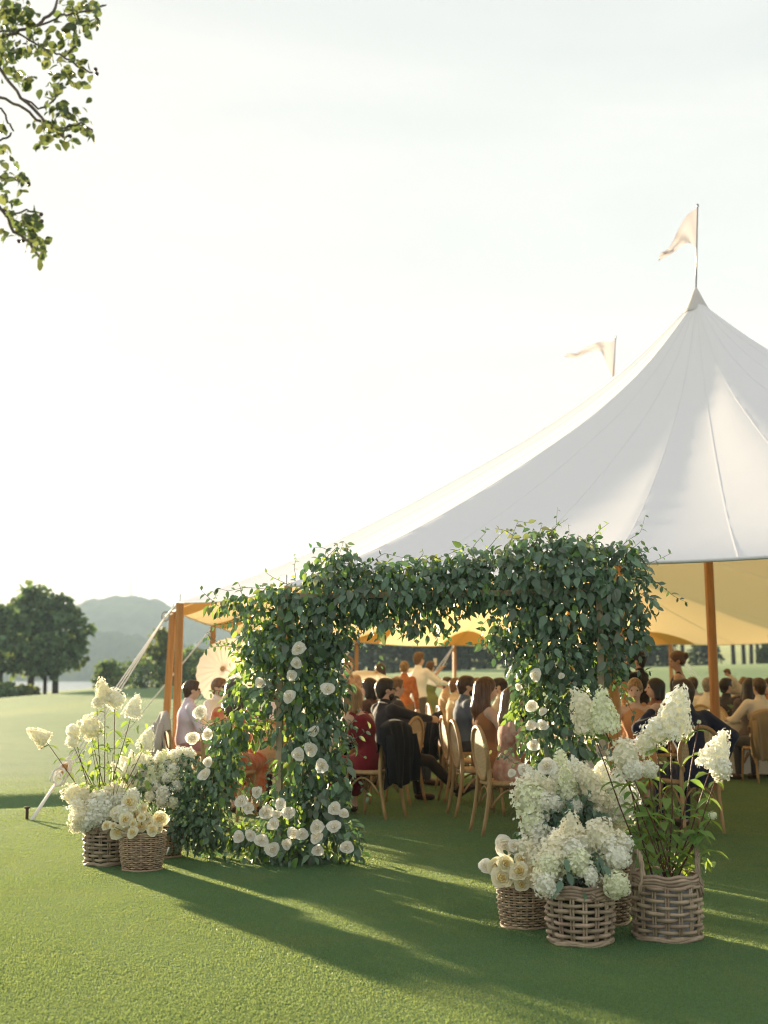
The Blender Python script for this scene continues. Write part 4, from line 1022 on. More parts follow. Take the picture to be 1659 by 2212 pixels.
# --- heads read from the photograph: x, y, kind, width in px, colour; distance along the view given per plant
def heads(e, base, Y, lst, stem_mat, sr=0.004, leaves=0, leafsize=0.07, leafmesh=None, bend=0.02):
    for (x, y, shp, w, c, *ex) in lst:
        Yh = Y + (ex[0] if ex else rng.uniform(-.06, .06)); tilt = ex[1] if len(ex) > 1 else 0.0
        p = P(x, y, Yh); wm = w * 1.12 * Yh / F_
        ax = Vector((math.sin(tilt) + rng.uniform(-.12, .12), -0.18 + rng.uniform(-.25, .15), math.cos(tilt))).normalized()
        if shp == 'cone': me = rng.choice(HC[c]); hgt = wm * 1.42; sc = (wm * 1.25, wm * 1.25, hgt)
        elif shp == 'ball': me = rng.choice(HBALL[c]); hgt = wm * .95; sc = (wm * 1.0, wm * 1.0, hgt); ax = (ax + Vector((0, -.5, 0))).normalized()
        else: me = rng.choice(HL[c]); hgt = wm * 0.95; sc = (wm * 1.0, wm * 1.0, hgt); ax = (ax + Vector((0, -.4, 0))).normalized()
        low = p - ax * (hgt * 0.5)
        M3 = frame(Vector((rng.uniform(-1, 1), rng.uniform(-1, 1), 0)).cross(ax), ax)
        b0 = Vector(base) + Vector((rng.uniform(-.07, .07), rng.uniform(-.06, .06), 0.2))
        pts = stem(e, b0, low + ax * 0.02, sr, stem_mat, bend)
        inst('flower_head', me, STEM[0], low - e.location, M3, sc)
        for k in range(leaves):
            t = (k + 0.6) / leaves; i = min(3, int(t * 4)); q = pts[i].lerp(pts[i + 1], t * 4 - i)
            s = 1 if k % 2 else -1
            for ss in (s, -s):
                leaf_on(e, q, Vector((ss * rng.uniform(.5, 1), rng.uniform(-.6, .5), rng.uniform(-.55, .15))), leafsize * rng.uniform(.6, 1.15) * (0.75 + 0.25 * t), leafmesh, STEM[0])
def leaf_mass(e, lst, m=vine_m, size=(.035, .06), name='foliage'):
    pos = []; out = []
    for (x, y, rx, ry, Y, dz, n) in lst:
        d = nr.normal(size=(n, 3)); d /= np.linalg.norm(d, axis=1, keepdims=True); q = nr.random(n) ** 0.45
        for k in range(n):
            p = P(x + d[k, 0] * rx * q[k], y - d[k, 2] * ry * q[k], Y); p.y += d[k, 1] * dz * q[k]; p.z = max(p.z, 0.015); pos.append(p - e.location); out.append(d[k])
    pos = np.array(pos); out = np.array(out); n = len(pos)
    yv = out * .55 + nr.normal(size=(n, 3)) * .4 + np.array([0, -.15, -.5]); zv = out * .8 + nr.normal(size=(n, 3)) * .45 + np.array([0, -.35, .4])
    v, f = scatter(VL[0], VL[1], frames_np(yv, zv), pos, size[0] + (size[1] - size[0]) * nr.random(n))
    tag(inst(name, mesh_np(name, v, f, m), e), kind='stuff')

# right group -------------------------------------------------------------
Y4 = B4[1]
e = plant('hydrangea_plant', B4, 'tall hydrangea with red stems and white cones in the right handled basket', 'plant')
heads(e, B4, Y4, [(1462, 1529, 'cone', 72, 'w', .02, .1), (1258, 1528, 'cone', 62, 'c', .05, -.35), (1302, 1530, 'cone', 62, 'g', -.02, .0), (1418, 1580, 'loose', 52, 'w', .06), (1395, 1605, 'loose', 44, 'w', .08),
     (1350, 1632, 'loose', 62, 'c', -.05), (1366, 1662, 'ball', 42, 'w', -.09), (1402, 1662, 'ball', 34, 'w', 0), (1552, 1618, 'cone', 60, 'w', 0, .35), (1558, 1664, 'loose', 40, 'w', -.05, .6), (1510, 1560, 'loose', 8, 'g'), (1540, 1762, 'loose', 14, 'g', -.05, .8)],
      redstem_m, .0052, leaves=7, leafsize=.10)
for k in range(42):     # low leafy shoots
    t = rng.random(); a = Vector((B4[0], B4[1], .32)); q = P(rng.uniform(1360, 1540), rng.uniform(1730, 1870), Y4 + rng.uniform(-.12, .12))
    if k % 4 == 0: stem(e, a + Vector((rng.uniform(-.05, .05), rng.uniform(-.05, .05), -.06)), q, .003, redstem_m, .03)
    for _ in range(2): leaf_on(e, q + Vector((rng.uniform(-.01, .01), 0, rng.uniform(-.02, .02))), Vector((rng.uniform(-1, 1), rng.uniform(-.8, .4), rng.uniform(-.3, .3))), rng.uniform(.06, .10))
Y3 = B3[1] + 0.02
e = plant('hydrangea_bouquet', B3, 'dense bouquet of cream hydrangea cones at the back of the right group')
c6 = lambda cx, cy: (995.4 + .24 * cx, 1360.4 + .24 * cy)
L3 = []
for (cx, cy, shp, w, c, dz, ti) in [(660, 1345, 'cone', 44, 'w', .1, -.5), (770, 1425, 'cone', 54, 'c', -.02, -.7), (575, 1430, 'loose', 46, 'c', .0, 0), (905, 1215, 'cone', 48, 'g', .15, -.2), (945, 1400, 'cone', 56, 'g', -.05, 0.05),
        (1070, 1300, 'cone', 56, 'w', .05, -.4), (1180, 1420, 'cone', 64, 'c', -.06, -.5), (1265, 1290, 'cone', 46, 'w', .1, 0), (1390, 1440, 'cone', 60, 'w', 0, .2), (640, 1540, 'loose', 66, 'g', -.05, 0), (590, 1530, 'loose', 50, 'c', .02, 0),
        (850, 1565, 'ball', 30, 'w', -.12, 0), (1035, 1590, 'ball', 28, 'w', -.12, 0), (770, 1600, 'loose', 24, 'w', -.1, 0), (740, 1560, 'loose', 44, 'w', -.08, 0), (760, 1680, 'loose', 26, 'w', -.1, 0), (1010, 1480, 'loose', 46, 'c', .0, 0), (650, 1740, 'loose', 56, 'g', -.1, 0), (690, 1830, 'loose', 56, 'w', -.12, 0),
        (1240, 1560, 'loose', 50, 'c', -.05, 0), (1330, 1520, 'loose', 66, 'g', .0, 0), (1380, 1620, 'loose', 60, 'w', .0, 0), (1480, 1530, 'loose', 56, 'w', .05, 0), (870, 1320, 'cone', 46, 'w', .1, -.3), (1140, 1360, 'cone', 50, 'c', .02, -.1), (1300, 1660, 'loose', 54, 'c', -.02, 0), (1420, 1720, 'loose', 50, 'g', .0, 0)]:
    x, y = c6(cx, cy); L3.append((x, y, shp, w, c, dz, ti))
heads(e, B3, Y3, L3, stem_m, .0035)
leaf_mass(e, [(1240, 1750, 75, 60, Y3, .16, 520), (1180, 1780, 50, 50, Y3 - .05, .12, 200), (1150, 1830, 40, 30, Y3, .1, 60), (1250, 1850, 50, 40, Y3, .12, 160)], vine_m, (.04, .07))
c1 = lambda cx, cy: (995.4 + .34 * cx, 1725.4 + .34 * cy)
x, y = c6(775, 1235); p = P(x, y, Y3 - .12); put(e, 'rose', ROSES[0], p, Vector((-.2, -1, .35)), .062)
Y1 = B1[1]
e = plant('hydrangea_bouquet', B1, 'bouquet of loose cream hydrangea spilling over the front grey basket')
L1 = []
for (cx, cy, shp, w, c, dz, ti) in [(700, 215, 'cone', 66, 'c', .02, -.05), (880, 230, 'loose', 62, 'c', .0, .2), (1000, 290, 'loose', 48, 'c', .02, 0), (615, 310, 'loose', 58, 'c', .0, 0), (580, 400, 'loose', 66, 'c', -.04, 0), (560, 440, 'loose', 50, 'g', -.1, 0), (540, 545, 'loose', 46, 'w', -.14, 0), (500, 500, 'loose', 30, 'c', -.12, 0),
        (700, 330, 'loose', 50, 'w', -.05, 0), (750, 410, 'loose', 50, 'g', -.12, 0), (1000, 375, 'ball', 46, 'w', -.1, .3), (985, 545, 'ball', 52, 'g', -.16, .3), (830, 495, 'loose', 34, 'w', -.17, 0), (940, 300, 'loose', 44, 'w', -.02, 0), (770, 290, 'loose', 52, 'c', .0, 0), (590, 590, 'loose', 22, 'w', -.16, 0), (1040, 290, 'loose', 34, 'w', .0, 0), (820, 330, 'loose', 40, 'w', .02, 0), (900, 390, 'loose', 40, 'g', .0, 0), (640, 250, 'loose', 40, 'w', .08, 0)]:
    x, y = c1(cx, cy); L1.append((x, y, shp, w, c, dz, ti))
heads(e, B1, Y1, L1, stem_m, .0035)
leaf_mass(e, [(1250, 1870, 55, 40, Y1, .12, 260)], vine_m, (.035, .06))
for (cx, cy, sx) in [(640, 520, -.3), (680, 470, .2), (665, 380, .1), (880, 395, .3), (900, 420, .5), (780, 560, .1), (610, 560, -.5), (890, 380, -.2)]:
    x, y = c1(cx, cy); leaf_on(e, P(x, y, Y1 - .16), Vector((sx, -.5, -.6)), .075, LEAF_V)
Y2 = B2[1]
e = plant('rose_bouquet', B2, 'bouquet of yellow hearted garden roses left of the front grey basket')
for (cx, cy, s, yel, dz) in [(275, 300, 50, 0, .05), (335, 300, 34, 0, 0), (157, 435, 40, 0, -.02), (280, 420, 52, 1, -.1), (372, 470, 58, 1, -.14), (258, 512, 50, 1, -.12), (225, 430, 46, 1, -.04), (385, 545, 38, 1, -.15), (465, 450, 44, 1, -.1), (455, 520, 40, 1, -.14), (385, 395, 46, 1, -.06), (310, 480, 36, 1, -.08), (430, 400, 36, 1, -.04), (330, 540, 28, 1, -.12)]:
    x, y = c1(cx, cy); p = P(x, y, Y2 + dz); ax = Vector((rng.uniform(-.35, .15), -1, rng.uniform(.15, .6)))
    put(e, 'rose', rng.choice(YROSES) if yel else ROSES[rng.randrange(3)], p, ax, s * .5 * Y2 / F_ * 1.0)
    stem(e, Vector(B2) + Vector((0, 0, .2)), p - ax.normalized() * .02, .003, stem_m, .01)
heads(e, B2, Y2, [(*c1(430, 320), 'loose', 50, 'c', -.02), (*c1(470, 370), 'loose', 50, 'c', -.05), (*c1(400, 330), 'loose', 40, 'w', .02), (*c1(500, 300), 'loose', 40, 'c', .04)], stem_m, .003)
leaf_mass(e, [(1120, 1870, 40, 28, Y2, .1, 120), (1130, 1815, 20, 22, Y2 + .05, .06, 40), (1145, 1900, 35, 14, Y2 - .05, .08, 50)], vine_m, (.03, .05))

# left group --------------------------------------------------------------
cL = lambda cx, cy: (.2 * cx, 1393.6 + .2 * cy); cM = lambda cx, cy: (.36 * cx, 1194.5 + .36 * cy)
YL1 = BL1[1]
e = plant('hydrangea_plant', BL1, 'tall hydrangea with airy yellow green leaves and white cones, left group', 'plant')
heads(e, BL1, YL1, [(*cL(1110, 480), 'cone', 38, 'c', 0, -.1), (*cL(1240, 580), 'loose', 38, 'w', .03), (*cL(1455, 645), 'cone', 34, 'w', .03, .35), (*cL(400, 970), 'cone', 34, 'c', -.05, -.95), (*cL(795, 925), 'ball', 28, 'w', 0), (*cL(780, 1040), 'ball', 25, 'w', -.02),
     (*cL(975, 890), 'loose', 46, 'c', -.02), (*cL(1600, 990), 'cone', 34, 'w', .05, .3), (*cL(1045, 620), 'loose', 20, 'w', 0), (*cL(1340, 1400), 'loose', 8, 'g', .1)], redstem_m, .0042, leaves=7, leafsize=.085)
for k in range(40):
    q = P(rng.uniform(150, 320), rng.uniform(1560, 1720), YL1 + rng.uniform(-.15, .15)); leaf_on(e, q, Vector((rng.uniform(-.6, .6), rng.uniform(-.5, .5), -.8)), rng.uniform(.05, .08))
    if k % 3 == 0: stem(e, Vector(BL1) + Vector((rng.uniform(-.05, .05), 0, .25)), q, .003, redstem_m, .02)
e = plant('hydrangea_bouquet', (BL1[0] + .02, BL1[1] - .02, BL1[2]), 'fluffy cream hydrangea bouquet over the left dark basket')
heads(e, BL1, YL1, [(*cM(cx, cy), 'loose', w, c, dz) for (cx, cy, w, c, dz) in [(430, 1445, 38, 'c', -.05), (500, 1460, 40, 'c', -.02), (560, 1480, 36, 'c', 0), (480, 1590, 42, 'c', -.14), (620, 1500, 44, 'w', -.08), (560, 1540, 40, 'w', -.1), (700, 1440, 40, 'c', 0), (640, 1550, 40, 'w', -.12), (455, 1640, 24, 'c', -.16), (530, 1610, 34, 'w', -.15), (470, 1520, 34, 'w', -.1), (580, 1590, 34, 'w', -.15), (710, 1490, 34, 'w', -.05), (650, 1460, 36, 'c', 0), (500, 1650, 20, 'w', -.15)]], stem_m, .003)
leaf_mass(e, [(205, 1775, 40, 22, YL1 - .02, .12, 130)], vine_m, (.03, .05))
YL2 = BL2[1]
e = plant('rose_bouquet', BL2, 'bouquet of pale yellow garden roses in the fine willow basket')
for (cx, cy, s) in [(710, 1570, 38), (755, 1605, 34), (642, 1640, 30), (705, 1680, 34), (820, 1580, 34), (866, 1533, 26), (785, 1500, 40), (800, 1680, 28), (850, 1645, 38), (885, 1590, 26), (920, 1665, 32), (958, 1600, 38), (800, 1625, 22), (680, 1640, 22), (760, 1660, 20), (900, 1625, 22), (960, 1650, 22), (850, 1590, 22)]:
    x, y = cM(cx, cy); p = P(x, y, YL2 - .08 + rng.uniform(-.06, .04) + (.1 if cy < 1590 else -.04)); ax = Vector((rng.uniform(-.4, .2), -1, rng.uniform(.1, .55)))
    put(e, 'rose', rng.choice(YROSES), p, ax, s * .5 * YL2 / F_ * 1.0); stem(e, Vector(BL2) + Vector((0, 0, .2)), p, .003, stem_m, .01)
heads(e, BL2, YL2, [(*cM(740, 1560), 'loose', 30, 'w', -.02), (*cM(800, 1460), 'loose', 30, 'w', .08)], stem_m, .003)
leaf_mass(e, [(300, 1790, 45, 20, YL2, .1, 120)], vine_m, (.03, .05))
YL3 = BL3[1]
e = plant('hydrangea_bouquet', BL3, 'dense dome of white hydrangea cones over dark trailing leaves, left group')
heads(e, BL3, YL3, [(*cM(cx, cy), s, w, c, dz, ti) for (cx, cy, s, w, c, dz, ti) in [
     (700, 1310, 'cone', 30, 'w', -.1, -.5), (772, 1308, 'cone', 30, 'w', -.1, -.2), (745, 1250, 'cone', 26, 'w', .05, -.3), (800, 1240, 'cone', 28, 'w', .05, -.2), (850, 1245, 'cone', 28, 'w', .0, 0), (910, 1330, 'cone', 28, 'g', -.12, 0), (900, 1260, 'cone', 28, 'w', .02, 0), (950, 1240, 'cone', 26, 'w', .05, 0), (985, 1235, 'cone', 28, 'g', .02, .1),
     (1040, 1230, 'loose', 30, 'w', .06, 0), (1090, 1220, 'loose', 34, 'w', .08, 0), (970, 1315, 'cone', 24, 'g', -.1, 0), (1040, 1300, 'ball', 24, 'w', -.1, 0), (1110, 1255, 'loose', 32, 'c', .05, 0), (1130, 1220, 'loose', 30, 'w', .1, 0), (890, 1390, 'ball', 26, 'g', -.14, 0), (828, 1385, 'ball', 20, 'w', -.14, 0), (1000, 1350, 'ball', 22, 'w', -.13, 0),
     (900, 1460, 'ball', 22, 'w', -.16, 0), (980, 1440, 'loose', 28, 'w', -.18, 0), (1040, 1500, 'loose', 24, 'g', -.16, 0), (970, 1485, 'loose', 26, 'w', -.18, 0), (1060, 1400, 'loose', 24, 'w', -.13, 0), (1035, 1340, 'loose', 22, 'g', -.12, 0), (930, 1400, 'ball', 20, 'w', -.15, 0), (820, 1310, 'cone', 26, 'w', -.08, 0), (860, 1300, 'cone', 24, 'w', -.06, 0), (780, 1400, 'loose', 26, 'c', -.1, 0), (1000, 1270, 'cone', 24, 'w', 0, 0)]], stem_m, .0028)
leaf_mass(e, [(330, 1690, 55, 45, YL3 - .02, .16, 420), (400, 1680, 50, 50, YL3, .18, 420), (400, 1760, 45, 65, YL3 - .05, .16, 480), (440, 1730, 40, 50, YL3, .15, 220), (430, 1790, 40, 45, YL3 - .08, .14, 220), (370, 1720, 40, 40, YL3 - .05, .14, 200), (375, 1800, 16, 40, YL3 - .1, .08, 90), (450, 1830, 30, 20, YL3 - .1, .1, 60)], vine_m, (.035, .06))
td = []
for pts in ([(420, 1760), (445, 1800), (455, 1850)], [(440, 1780), (470, 1810), (480, 1835)], [(400, 1800), (415, 1830), (430, 1850)], [(430, 1700), (470, 1740), (480, 1770)], [(450, 1740), (480, 1780), (475, 1810)], [(380, 1790), (395, 1830), (420, 1845)]):
    td.append((pts, YL3 - .15, .05, 11, vine_m, .5))
tendrils_joined(e, td)
# white tag lying among the leaves
mb = MB(); p = P(362, 1838, YL3 - .2); mb.box((0, 0, 0), (.012, .002, .06), Matrix.Rotation(.35, 3, 'Y')); o = mb.build('plant_tag', mat('paper_tag', (.75, .75, .75))); o.location = p
tag(o, 'small white paper tag stuck among the leaves of the left group', 'tag')
# ================================================================= CHAIRS, TABLES, PARASOLS
chair_m = mat('limed_oak', (0.42, 0.27, 0.13), c2=(0.33, 0.20, 0.09), nscale=5, stretch=(8, 8, 1.5), rough=0.5, spec=0.35)
cane_panel_m = bpy.data.materials.new('cane_webbing'); cane_panel_m.use_nodes = True
def _cane():
    nt = cane_panel_m.node_tree; nd = nt.nodes; lk = nt.links.new; pr = nd['Principled BSDF']; mo = nd['Material Output']
    pr.inputs['Base Color'].default_value = (.55, .40, .22, 1); pr.inputs['Roughness'].default_value = .6
    tcn = nd.new('ShaderNodeTexCoord'); sp = nd.new('ShaderNodeSeparateXYZ'); lk(tcn.outputs['Object'], sp.inputs[0])
    def holes(o, s):
        a = nd.new('ShaderNodeMath'); a.operation = 'MULTIPLY'; a.inputs[1].default_value = s; lk(o, a.inputs[0])
        b = nd.new('ShaderNodeMath'); b.operation = 'SINE'; lk(a.outputs[0], b.inputs[0])
        c = nd.new('ShaderNodeMath'); c.operation = 'GREATER_THAN'; c.inputs[1].default_value = 0.15; lk(b.outputs[0], c.inputs[0]); return c.outputs[0]
    m = nd.new('ShaderNodeMath'); m.operation = 'MULTIPLY'; lk(holes(sp.outputs[0], 520), m.inputs[0]); lk(holes(sp.outputs[2], 520), m.inputs[1])
    tr = nd.new('ShaderNodeBsdfTransparent'); ms = nd.new('ShaderNodeMixShader'); lk(m.outputs[0], ms.inputs[0]); lk(pr.outputs[0], ms.inputs[1]); lk(tr.outputs[0], ms.inputs[2]); lk(ms.outputs[0], mo.inputs[0])
_cane()
def arc(a, b, c, n=8):
    a, b, c = Vector(a), Vector(b), Vector(c); return [(a * (1 - t) ** 2 + b * 2 * t * (1 - t) + c * t * t) for t in np.linspace(0, 1, n)]
def chair_parts():
    """sitter faces +Y; origin on the floor under the seat"""
    P_ = []
    mb = MB(); prof = []
    for k in range(28):
        a = 2 * math.pi * k / 28; x = math.cos(a); y = math.sin(a)
        sx = .225 * abs(x) ** .55 * (1 if x > 0 else -1); sy = .215 * abs(y) ** .55 * (1 if y > 0 else -1); sx *= 1 + .06 * y; prof.append((sx, sy))
    vs = [(x, y, .435) for x, y in prof] + [(x * 1.02, y * 1.02, .448) for x, y in prof] + [(x, y, .466) for x, y in prof] + [(x * .85, y * .85, .474) for x, y in prof] + [(0, 0, .470)]
    n = 28; fs = [(r * n + k, r * n + (k + 1) % n, (r + 1) * n + (k + 1) % n, (r + 1) * n + k) for r in range(3) for k in range(n)] + [(3 * n + k, 3 * n + (k + 1) % n, 4 * n) for k in range(n)] + [tuple(range(n - 1, -1, -1))]
    mb.add(vs, fs); P_.append(('seat', mb.mesh('seat', chair_m)))
    for s in (-1, 1):
        mb = MB(); mb.tube(arc((s * .185, .18, .44), (s * .20, .20, .2), (s * .195, .215, 0), 7), [.021, .020, .018, .017, .016, .015, .014], 8); P_.append(('leg', mb.mesh('leg', chair_m)))
        mb = MB()
        mb.tube(arc((s * .165, -.215, .64), (s * .185, -.185, .40), (s * .19, -.285, 0), 10), [.019, .021, .022, .022, .021, .020, .019, .018, .017, .016], 8); P_.append(('leg', mb.mesh('leg', chair_m)))
        mb = MB(); mb.tube(arc((s * .185, .175, .24), (s * .185, .0, .56), (s * .18, -.20, .24), 9), .010, 6); P_.append(('brace', mb.mesh('brace', chair_m)))
    for y in (.185, -.20):
        mb = MB(); mb.tube(arc((-.18, y, .24), (0, y * .98, .60), (.18, y, .24), 10), .010, 6); P_.append(('brace', mb.mesh('brace', chair_m)))
    tilt = lambda z: -.205 - (z - .46) * .13
    ov = lambda a, k: (math.cos(a) * .205 * k, tilt(.715 + math.sin(a) * .235 * k), .715 + math.sin(a) * .235 * k)
    mb = MB(); mb.tube([ov(2 * math.pi * i / 36, 1) for i in range(36)], .020, 8, closed=True); P_.append(('back_frame', mb.mesh('back_frame', chair_m)))
    mb = MB(); vs = [(0, tilt(.715), .715)]; fs = []
    for k in (.35, .65, .95):
        for i in range(36): vs.append(ov(2 * math.pi * i / 36, k))
    for i in range(36): fs.append((0, 1 + i, 1 + (i + 1) % 36))
    for r in range(2):
        for i in range(36): fs.append((1 + r * 36 + i, 1 + (r + 1) * 36 + i, 1 + (r + 1) * 36 + (i + 1) % 36, 1 + r * 36 + (i + 1) % 36))
    mb.add(vs, fs); P_.append(('cane_panel', mb.mesh('cane_panel', cane_panel_m)))
    return P_
CH = chair_parts()
chair_list = []
def chair(x, y, yaw, label):
    e = empty('cane_back_chair', (x, y, float(lawn_z(x, y))), R_(yaw)); tag(e, label, 'chair', 'cane back chairs under the tent')
    pr_ = {}
    for nm, me in CH: pr_[nm] = inst(nm, me, {'cane_panel': pr_.get('back_frame'), 'brace': pr_.get('seat')}.get(nm) or e)
    return e
def draped(x, y, yaw, color, label, name='jacket', length=.62, fold=.022, width=.27, seed=0):
    """garment hung over a chair back"""
    m = mat('drape_%s' % str(color), color, rough=.85, spec=.1, sheen=.1, bump=.25, bscale=9, bdist=.02)
    e = empty(name, (x, y, .3), R_(yaw)); tag(e, label, 'clothing', 'garments hung over chair backs')
    mb = MB(); zt = .985; nu, nv = 34, 30; r = random.Random(seed); ph = [r.uniform(0, 6) for _ in range(5)]
    def fn(u, v):
        # u across, v from the back hem over the top to the front hem
        a = (u - .5) * 2; s = (v - .56) * 2
        top = zt - .10 * abs(a) ** 2.3 - (.13 if abs(a) > .93 else 0)
        if s < 0: z = top + (zt - length * (1 + .05 * math.sin(a * 5 + ph[0])) - top) * min(1, -s / 1.12); yy = -.30 - .05 * min(1, -s * 3)
        else: z = top + (zt - length * .5 - top) * min(1, s / .88); yy = -.235 + .02 * s
        k = min(1, abs(s) * 2.2)
        yy += (fold * math.sin(a * 9 + ph[1]) + fold * .6 * math.sin(a * 17 + ph[2] + s * 2)) * k * (1 if s < 0 else -.4)
        yy += -.13 * ((z - .7) * 0.5) * 1.0
        w = width * (1 - .05 * min(1, abs(s) * 1.3)) * (1 + .03 * math.sin(s * 6 + ph[3]))
        return (a * w, yy, z - .3)
    mb.grid(fn, nu, nv); o = mb.build('cloth', m, e)
    sd = o.modifiers.new('thick', 'SOLIDIFY'); sd.thickness = .008
    # one sleeve hanging behind
    for s in (-1, 1):
        mb = MB(); mb.tube([(s * width * .80, -.34, zt - .16 - .3), (s * width * .84, -.38, zt - .4 - .3), (s * width * .72, -.385, zt - .62 - .3)], [.05, .056, .052], 10, flat=.55); mb.build('sleeve', m, e)
    return e
cloth_m = mat('table_linen', (0.74, 0.72, 0.68), rough=.85, spec=.1, sheen=.1, bump=.15, bscale=3, bdist=.05, trans=(.8, .7, .55), tw=.12)
def table(cx, cy, lx, ly, rz, label, clabel):
    e = empty('dining_table', (cx, cy, 0), R_(rz)); tag(e, label, 'table', 'long dining tables under the tent')
    mb = MB(); mb.box((0, 0, .735), (lx, ly, .03)); mb.build('tabletop', chair_m, e, False)
    for sx in (-1, 1):
        for sy in (-1, 1): mb = MB(); mb.tube([(sx * (lx / 2 - .12), sy * (ly / 2 - .15), 0), (sx * (lx / 2 - .12), sy * (ly / 2 - .15), .72)], .03, 8); mb.build('leg', chair_m, e)
    c = empty('tablecloth', (cx, cy, 0), R_(rz)); tag(c, clabel, 'tablecloth', 'white tablecloths')
    per = []; hx, hy = lx / 2 + .01, ly / 2 + .01; n1 = max(10, int(lx / .07)); n2 = max(10, int(ly / .07))
    for k in range(n1): per.append((-hx + 2 * hx * k / n1, -hy, 0, -1))
    for k in range(n2): per.append((hx, -hy + 2 * hy * k / n2, 1, 0))
    for k in range(n1): per.append((hx - 2 * hx * k / n1, hy, 0, 1))
    for k in range(n2): per.append((-hx, hy - 2 * hy * k / n2, -1, 0))
    mb = MB(); N = len(per); vs = []; fs = []
    for j, dz in enumerate((0, .02, .2, .42, .70)):
        for i, (x, y, nx, ny) in enumerate(per):
            w = (.004 if j == 0 else .012) + (.035 * math.sin(i * .9) + .025 * math.sin(i * .37 + 1)) * (dz / .7) + .03 * dz
            vs.append((x + nx * w, y + ny * w, .754 - dz))
    for j in range(4):
        for i in range(N): fs.append((j * N + i, j * N + (i + 1) % N, (j + 1) * N + (i + 1) % N, (j + 1) * N + i))
    fs.append(tuple(range(N))); mb.add(vs, fs); mb.build('linen', cloth_m, c)
table(2.0, 17.2, .85, 9.0, 0, 'long dining table right of the aisle, behind the right flower baskets', 'white linen cloth on the long table right of the aisle')
table(-1.02, 18.1, .85, 7.2, 0, 'long dining table left of the aisle, behind the left leg of the arch', 'white linen cloth on the long table left of the aisle')
table(6.0, 18.9, 3.4, .95, 0, 'dining table at the far right, in front of the person holding the baby', 'white linen cloth on the table at the far right')
table(5.6, 24.5, 4.0, .95, 0, 'dining table deep in the tent behind the mast', 'white linen cloth on the table deep behind the mast')
paper_m = mat('paper_parasol', (0.80, 0.74, 0.68), rough=.7, trans=(.90, .80, .70), tw=.35)
bamboo_m = mat('bamboo', (.45, .28, .12), rough=.5)
def parasol(c, axis, R, label, grip):
    e = empty('paper_parasol', c); tag(e, label, 'parasol', 'white paper parasols'); M3 = frame(Vector((0.3, .2, .1)).cross(Vector(axis)), axis)
    n = 24; mb = MB(); vs = [M3 @ Vector((0, 0, R * .30))]; fs = []
    for j, q in enumerate((.3, .65, 1.0)):
        for i in range(n * 2):
            a = math.pi * i / n; rr = R * q * (1 if i % 2 == 0 else .975); vs.append(M3 @ Vector((math.cos(a) * rr, math.sin(a) * rr, R * .30 * (1 - q ** 1.35) - (.006 * q if i % 2 else 0))))
    N = n * 2
    for i in range(N): fs.append((0, 1 + i, 1 + (i + 1) % N))
    for j in range(2):
        for i in range(N): fs.append((1 + j * N + i, 1 + (j + 1) * N + i, 1 + (j + 1) * N + (i + 1) % N, 1 + j * N + (i + 1) % N))
    mb.add(vs, fs); mb.build('canopy', paper_m, e)
    for i in range(n):
        a = 2 * math.pi * i / n; mb = MB()
        mb.tube([M3 @ Vector((math.cos(a) * R * q, math.sin(a) * R * q, R * .30 * (1 - q ** 1.35) - .012)) for q in (.03, .35, .7, 1.0)], .0035, 4); mb.build('rib', bamboo_m, e)
    mb = MB(); mb.tube([M3 @ Vector((0, 0, R * .34)), M3 @ Vector((0, 0, 0)), Vector(grip) - Vector(c)], .009, 6); mb.build('handle', bamboo_m, e)
    mb = MB(); mb.lathe([(0, R * .36), (.03, R * .34), (.035, R * .29)], 10); mb.v = [tuple(M3 @ Vector(v)) for v in mb.v]; mb.build('cap', bamboo_m, e)
# things on the tables
glass_m = bpy.data.materials.new('clear_glass'); glass_m.use_nodes = True
g_ = glass_m.node_tree.nodes['Principled BSDF']; g_.inputs['Transmission Weight'].default_value = 1; g_.inputs['Roughness'].default_value = .02; g_.inputs['IOR'].default_value = 1.3
def wine_glass(x, y, label):
    e = empty('wine_glass', (x, y, .757)); tag(e, label, 'glass', 'wine glasses on the tables')
    mb = MB(); mb.lathe([(.034, 0), (.034, .004), (.006, .010)], 14); mb.build('foot', glass_m, e)
    mb = MB(); mb.lathe([(.005, .008), (.0045, .085)], 8); mb.build('stem', glass_m, e)
    mb = MB(); mb.lathe([(.005, .085), (.030, .105), (.040, .14), (.036, .19)], 14); mb.build('bowl', glass_m, e)
def centrepiece(x, y, label, s=1.0):
    e = empty('flower_centrepiece', (x, y, .757)); tag(e, label, 'flowers', 'white centrepieces on the tables')
    mb = MB(); mb.lathe([(.0, .004), (.05, .005), (.075, .05), (.08, .10), (.07, .10), (.0, .09)], 16); mb.build('vase', mat('ceramic_vase', (.7, .66, .6), rough=.35), e)
    for k in range(12):
        a = k * 2.4; r = .13 * s * math.sqrt((k + .5) / 12); q = Vector((math.cos(a) * r, math.sin(a) * r, .14 + .12 * s * (1 - (k / 12)) + rng.uniform(0, .04)))
        put2 = ROSES[k % 4]; inst('rose', put2, e, q, frame(Vector((rng.uniform(-1, 1), rng.uniform(-1, 1), .1)), Vector((math.cos(a) * .7, math.sin(a) * .7, .7))), .05)
    pos = np.stack([nr.normal(size=90) * .1, nr.normal(size=90) * .1, .13 + .1 * nr.random(90)], 1); d = nr.normal(size=(90, 3)) + np.array([0, 0, .2])
    v, f = scatter(VL[0], VL[1], frames_np(d, nr.normal(size=(90, 3))), pos, .05 + .03 * nr.random(90)); tag(inst('foliage', mesh_np('foliage', v, f, vine_m), e), kind='stuff')
centrepiece(-.95, 15.3, 'white rose centrepiece on the left table near the woman in red', 1.2)
centrepiece(-1.0, 18.2, 'white rose centrepiece further along the left table', 1.2)
centrepiece(2.0, 14.2, 'white rose centrepiece at the near end of the right table')
